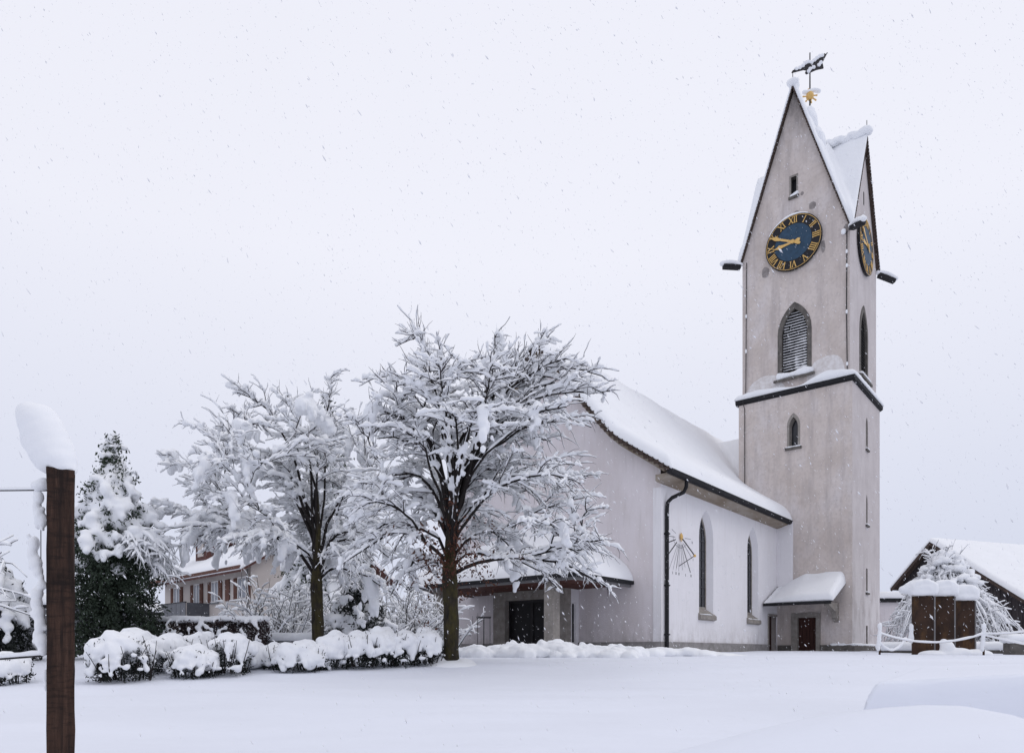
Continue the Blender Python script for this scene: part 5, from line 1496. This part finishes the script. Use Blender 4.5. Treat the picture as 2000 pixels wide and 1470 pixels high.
# ================================================================== heaps, foreground bank
rg = np.random.default_rng(77)
balls = []
for i in range(250):
    t = rg.random(); px = 900 + 350 * t; d = 21.5 + rg.normal() * 0.55
    hgt = np.interp(px, [895, 920, 950, 985, 1020, 1060, 1085, 1130, 1180, 1205, 1250], [0.20, 0.34, 0.22, 0.42, 0.44, 0.42, 0.50, 0.40, 0.24, 0.34, 0.22])
    x = (px - 1000) / 1382 * d
    s = rg.uniform(0.12, 0.30)
    q = 1 - min(1, abs(d - 21.5) / 1.3)
    zz = ground(x, d, False) + (hgt * 0.75 - s * 0.5) * q * rg.uniform(0.6, 1.1)
    balls.append(((x, d, zz), (s * 1.2, s * 1.2, s)))
for i in range(34):
    px = 895 + 355 * rg.random(); d = 21.5 + rg.normal() * 0.3; x = (px - 1000) / 1382 * d; s = rg.uniform(0.07, 0.15)
    hgt = np.interp(px, [895, 920, 950, 985, 1020, 1060, 1085, 1130, 1180, 1205, 1250], [0.20, 0.34, 0.22, 0.42, 0.44, 0.42, 0.50, 0.40, 0.24, 0.34, 0.22])
    balls.append(((x, d, ground(x, d, False) + hgt * 0.85), (s, s, s * 1.1)))
for i in range(60):
    x = -1.6 + 5.2 * rg.random(); d = 21.0 + rg.random() * 0.5; s = rg.uniform(0.25, 0.45); balls.append(((x, d + 0.3, ground(x, d, False) - 0.02), (s, s, s * 0.55)))
hc = np.array([1.0, 21.5, ground(1.0, 21.5, False)])
balls = [(np.array(b[0]) - hc, b[1]) for b in balls]
tag(link('snow_heap', balls_mesh(balls, 'snow_heap', 'snow', 0.045, 9, lumpy=0.06), None, tuple(hc)), 'long lumpy heap of shovelled snow in front of the church porch', 'snow heap')
balls = []
for i in range(110):
    px = 1250 + 200 * rg.random() ** 1.5; d = 23.2 + rg.normal() * 0.35; x = (px - 1000) / 1382 * d; s = rg.uniform(0.12, 0.3)
    hgt = np.interp(px, [1250, 1290, 1320, 1345, 1400, 1450], [0.16, 0.28, 0.20, 0.26, 0.10, 0.0])
    balls.append((np.array((x, d, ground(x, d, False) + hgt - s * 0.8)), (s * 1.5, s * 1.2, s * 0.9)))
hc = np.array([4.9, 23.2, ground(4.9, 23.2, False)])
tag(link('snow_heap', balls_mesh([(b[0] - hc, b[1]) for b in balls], 'snow_heap', 'snow', 0.045, 6, lumpy=0.03), None, tuple(hc)), 'lower rounded heap of snow along the foot of the sundial wall', 'snow heap')
# snow round the big tree's foot
tc_ = np.array([B2[0], B2[1], B2[2]])
tag(link('snow_mound', balls_mesh([((0.05, -0.1, -0.14), (0.75, 0.55, 0.22)), ((-0.28, 0.0, 0.0), (0.25, 0.3, 0.20)), ((0.30, 0.05, -0.03), (0.3, 0.3, 0.16))], 'snow_mound', 'snow', 0.035, 8, sub=3), None, tuple(tc_)), 'snow piled round the foot of the mossy trunk', 'snow heap')
# thick slab of snow in the right foreground
def bank_top(q, y):
    return -0.275 + 0.03 * q + 0.025 * nz(q, y, 2, 0.7) + 0.04 * (y - 7.0)
bq = [0.004 * k * k * 0.5 for k in range(0, 14)] + [float(q) for q in np.linspace(0.45, 6.0, 60)]
by_ = [7.0 + 0.003 * k * k for k in range(0, 15)] + [float(q) for q in np.linspace(7.7, 10.4, 30)]
nb_ = len(by_)
def bank_pt(q, y, up):                    # the left cut edge runs straight away from the path, q metres in from it
    x = 0.488 * 7.0 + 0.78 * (y - 7.0) + q
    wob = 0.05 * nz(q, 1, 1, 2.1)
    e = min(rnd(q - 0.02 * nz(y, 4, 4, 2), 0.22), rnd(y - 7.0 - wob, 0.10), rnd(10.4 - y, 1.2))
    return (x, y + wob * 0.5, (-1.0 + (bank_top(q, y) + 1.0) * e) if up else -1.35)
mb = MB(); fs = []
N_ = len(bq) * nb_
pts = [bank_pt(q, y, True) for q in bq for y in by_] + [bank_pt(q, y, False) for q in bq for y in by_]
for i in range(len(bq) - 1):
    for j in range(nb_ - 1):
        a, b, c, d = i * nb_ + j, (i + 1) * nb_ + j, (i + 1) * nb_ + j + 1, i * nb_ + j + 1
        fs += [(a, b, c, d), (N_ + d, N_ + c, N_ + b, N_ + a)]
for i in range(len(bq) - 1):
    for j in (0, nb_ - 1): a, b = i * nb_ + j, (i + 1) * nb_ + j; fs.append((a, b, N_ + b, N_ + a))
for j in range(nb_ - 1):
    for i in (0, len(bq) - 1): a, b = i * nb_ + j, i * nb_ + j + 1; fs.append((a, b, N_ + b, N_ + a))
mb.add(pts, fs)
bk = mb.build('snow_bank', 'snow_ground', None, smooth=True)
tag(bk, 'thick rounded slab of snow with a steep cut edge in the right foreground', 'snow bank')

# metal stand beside the portal
sx, sy = (945 - 1000) / 1382 * 24.0, 24.0
stand = thing('metal_stand', 'thin dark metal stand beside the church entrance', 'stand', (sx, sy, ground(sx, sy)))
mb = MB(); hh = 1.25
for x in (-0.21, 0.0, 0.21): mb.tube([(x, 0, -0.2), (x, 0, hh)], 0.012 if x else 0.02, 6)
mb.tube([(-0.24, 0, hh), (0.24, 0, hh)], 0.014, 6); mb.tube([(-0.21, 0, 0.25), (0.21, 0, 0.25)], 0.012, 6)
mb.build('frame', 'iron', stand)
MB().bb(-0.25, 0.25, -0.03, 0.03, hh + 0.016, hh + 0.05).build('top_bar', 'iron', stand)

# ================================================================== near left: wooden post with its wires
pd = 3.66
px_ = (118.5 - 1000) / 1382 * pd
pg = ground(px_, pd)
post = thing('fence_post', 'dark brown square wooden post with a tall leaning cap of snow in the left foreground', 'post', (px_, pd, pg))
top = (1275 - 922) / 1382 * pd - pg
mb = MB()
rg = np.random.default_rng(3)
n = 26; hw = 0.060
vs, fs = [], []
for i in range(n):
    z = -0.3 + (top + 0.3) * i / (n - 1)
    for (x, y) in ((-1, -1), (-0.9, -1.03), (0.9, -1.03), (1, -1), (1.02, -0.9), (1.02, 0.9), (1, 1), (-1, 1)):
        w_ = 0.0020
        X_, Y_ = x * hw + w_ * rg.normal(), y * hw + w_ * rg.normal()
        vs.append((X_ * math.cos(R(32.5)) - Y_ * math.sin(R(32.5)), X_ * math.sin(R(32.5)) + Y_ * math.cos(R(32.5)), z + (0.006 * rg.normal() if i == n - 1 else 0)))
for i in range(n - 1):
    for k in range(8):
        a, b = i * 8 + k, i * 8 + (k + 1) % 8
        fs.append((a, b, b + 8, a + 8))
fs.append(tuple(range((n - 1) * 8, n * 8)))
mb.add(vs, fs); mb.build('timber', 'post_wood', post)
def pp(px, py, dy=0.0): return ((px - 1000) / 1382 * pd - px_, dy, (1275 - py) / 1382 * pd - pg)
balls = []
for (px, py, rx, rz) in ((120, 912, 30, 18), (112, 898, 38, 30), (103, 880, 42, 38), (94, 862, 42, 40), (86, 845, 41, 40), (78, 828, 38, 38), (68, 815, 31, 26), (60, 806, 25, 20), (56, 822, 20, 30), (52, 812, 17, 20), (140, 915, 12, 14), (134, 890, 14, 24), (84, 900, 14, 18), (66, 855, 22, 30)):
    k = pd / 1382
    balls.append((pp(px, py), (rx * k, min(rx * k, 0.095), rz * k)))
link('snow_cap', balls_mesh(balls, 'snow_cap', 'snow', 0.010, 7, sub=3, lumpy=0.012), post)
# vertical wire and snow clods stuck to the post's left side
mb = MB(); mb.tube([pp(80, 946), pp(80, 1282)], 0.0022, 6); mb.tube([pp(80, 958), pp(92, 958)], 0.003, 6); mb.tube([pp(80, 1270), pp(92, 1270)], 0.003, 6)
mb.build('wire', 'iron', post)
balls = []
def clod(lst):
    for (px, py, rx, rz) in lst:
        k = pd / 1382
        balls.append((pp(px + rg.normal() * 1.2, py), (rx * k * rg.uniform(0.8, 1.2), rx * k * 0.8, rz * k)))
        for _ in range(3): balls.append((pp(px + rg.normal() * rx * 0.6, py + rg.normal() * rz * 0.7), (rx * k * 0.35, rx * k * 0.4, rx * k * 0.4)))
clod([(80, 948, 16, 9), (86, 942, 10, 8), (78, 972, 8, 12), (72, 990, 8, 16), (76, 1008, 10, 18), (84, 1016, 9, 14), (74, 1022, 6, 12),
      (66, 1062, 12, 16), (64, 1080, 11, 20), (68, 1098, 11, 18), (74, 1116, 8, 14), (80, 1130, 6, 12),
      (82, 1142, 10, 10), (72, 1158, 11, 14), (70, 1178, 11, 16), (76, 1198, 13, 18), (80, 1218, 13, 18), (74, 1240, 9, 16), (82, 1252, 12, 16), (84, 1268, 10, 14),
      (88, 1320, 5, 14), (90, 1340, 4, 10)])
link('snow', balls_mesh(balls, 'post_snow', 'snow', 0.0065, 2, sub=2, lumpy=0.010), post)
def wire(p, q, r, sr, lab):
    p, q = np.array(p), np.array(q); c = (p + q) / 2
    root = thing('fence_wire', lab, 'wire', tuple(c), 0, 'wires running left from the wooden post')
    n = 24
    P = np.array([p + (q - p) * i / (n - 1) - c for i in range(n)])
    v, f = tubes([(P, np.full(n, r))], 6); link('strand', raw_mesh('strand', v, f, 'iron'), root)
    rr = np.array([sr * (0.8 + 0.5 * nz(i * 0.7, p[2], 3)) for i in range(n)]); C_ = P + np.array([0, 0, 1.0]) * (r + rr * 0.75)[:, None]
    v, f = tubes([(C_, rr)], 8); link('snow', raw_mesh('snow', v, f, 'snow_twig'), root)
def wp(px, py, d=pd): return ((px - 1000) / 1382 * d, d, (1275 - py) / 1382 * d)
wire(wp(80, 957), wp(-420, 962), 0.0035, 0.010, 'upper snow covered wire running left from the wooden post')
wire(wp(84, 1280), wp(-420, 1318), 0.006, 0.016, 'lower snow covered wire running left from the foot of the wooden post')
# bare branch tips at the left edge
rng = np.random.default_rng(50)
st = []
for (z, el, L, az) in ((2.3, 8, 2.0, -12), (2.0, -2, 2.3, 4), (2.6, 18, 1.6, -5), (1.7, -8, 2.2, 8)):
    st.append((path_bend((0, 0, z), (math.cos(R(el)) * math.cos(R(az)), math.sin(R(az)), math.sin(R(el))), L, 7, 0.3, 0.06, rng), 0.02, 0.028))
st.append((np.array([(0, 0, -0.2), (0.02, 0, 0.6), (0, 0.03, 1.2), (-0.02, 0, 1.8), (0.0, 0, 2.3), (0.03, 0, 2.7), (0.05, 0, 3.1)]), 0.06, 0.02))
lx = -13.7
stem_shrub('bare_sapling', 'bare snowy branches reaching in at the left edge above the yew bush', (lx, 17.0, ground(lx, 17.0)), st, rng, cat='tree', twig=7)

# ================================================================== snow falling through the air
N = 24000
rg = np.random.default_rng(99)
y = 3.5 + 23 * rg.random(N) ** 0.55
x = (rg.random(N) * 2 - 1) * y * 0.95
z = -1.2 + rg.random(N) * (y * 1.05 + 1.5)
keep = np.array([zz > ground(a, b, False) + 0.05 for a, b, zz in zip(x, y, z)])
Cc = np.stack([x, y, z], axis=1)[keep]
N = len(Cc)
d = np.array([0.50, -0.1, -0.86]) + rg.normal(size=(N, 3)) * 0.16; d /= np.linalg.norm(d, axis=1, keepdims=True)
e1 = np.cross(d, [0.3, 1, 0.1]); e1 /= np.linalg.norm(e1, axis=1, keepdims=True); e2 = np.cross(d, e1)
L = rg.uniform(0.010, 0.030, (N, 1)) * rg.uniform(0.6, 1.0, (N, 1)); W = rg.uniform(0.0025, 0.0058, (N, 1))
V = np.stack([Cc - d * L, Cc + e1 * W, Cc + e2 * W, Cc - e1 * W, Cc - e2 * W, Cc + d * L], axis=1).reshape(-1, 3)
T = np.array([(0, 2, 1), (0, 3, 2), (0, 4, 3), (0, 1, 4), (5, 1, 2), (5, 2, 3), (5, 3, 4), (5, 4, 1)])
F = (T[None] + (np.arange(N) * 6)[:, None, None]).reshape(-1, 3)
fl = link('falling_snow', raw_mesh('falling_snow', V, F, 'flake', True))
fl['kind'] = 'stuff'
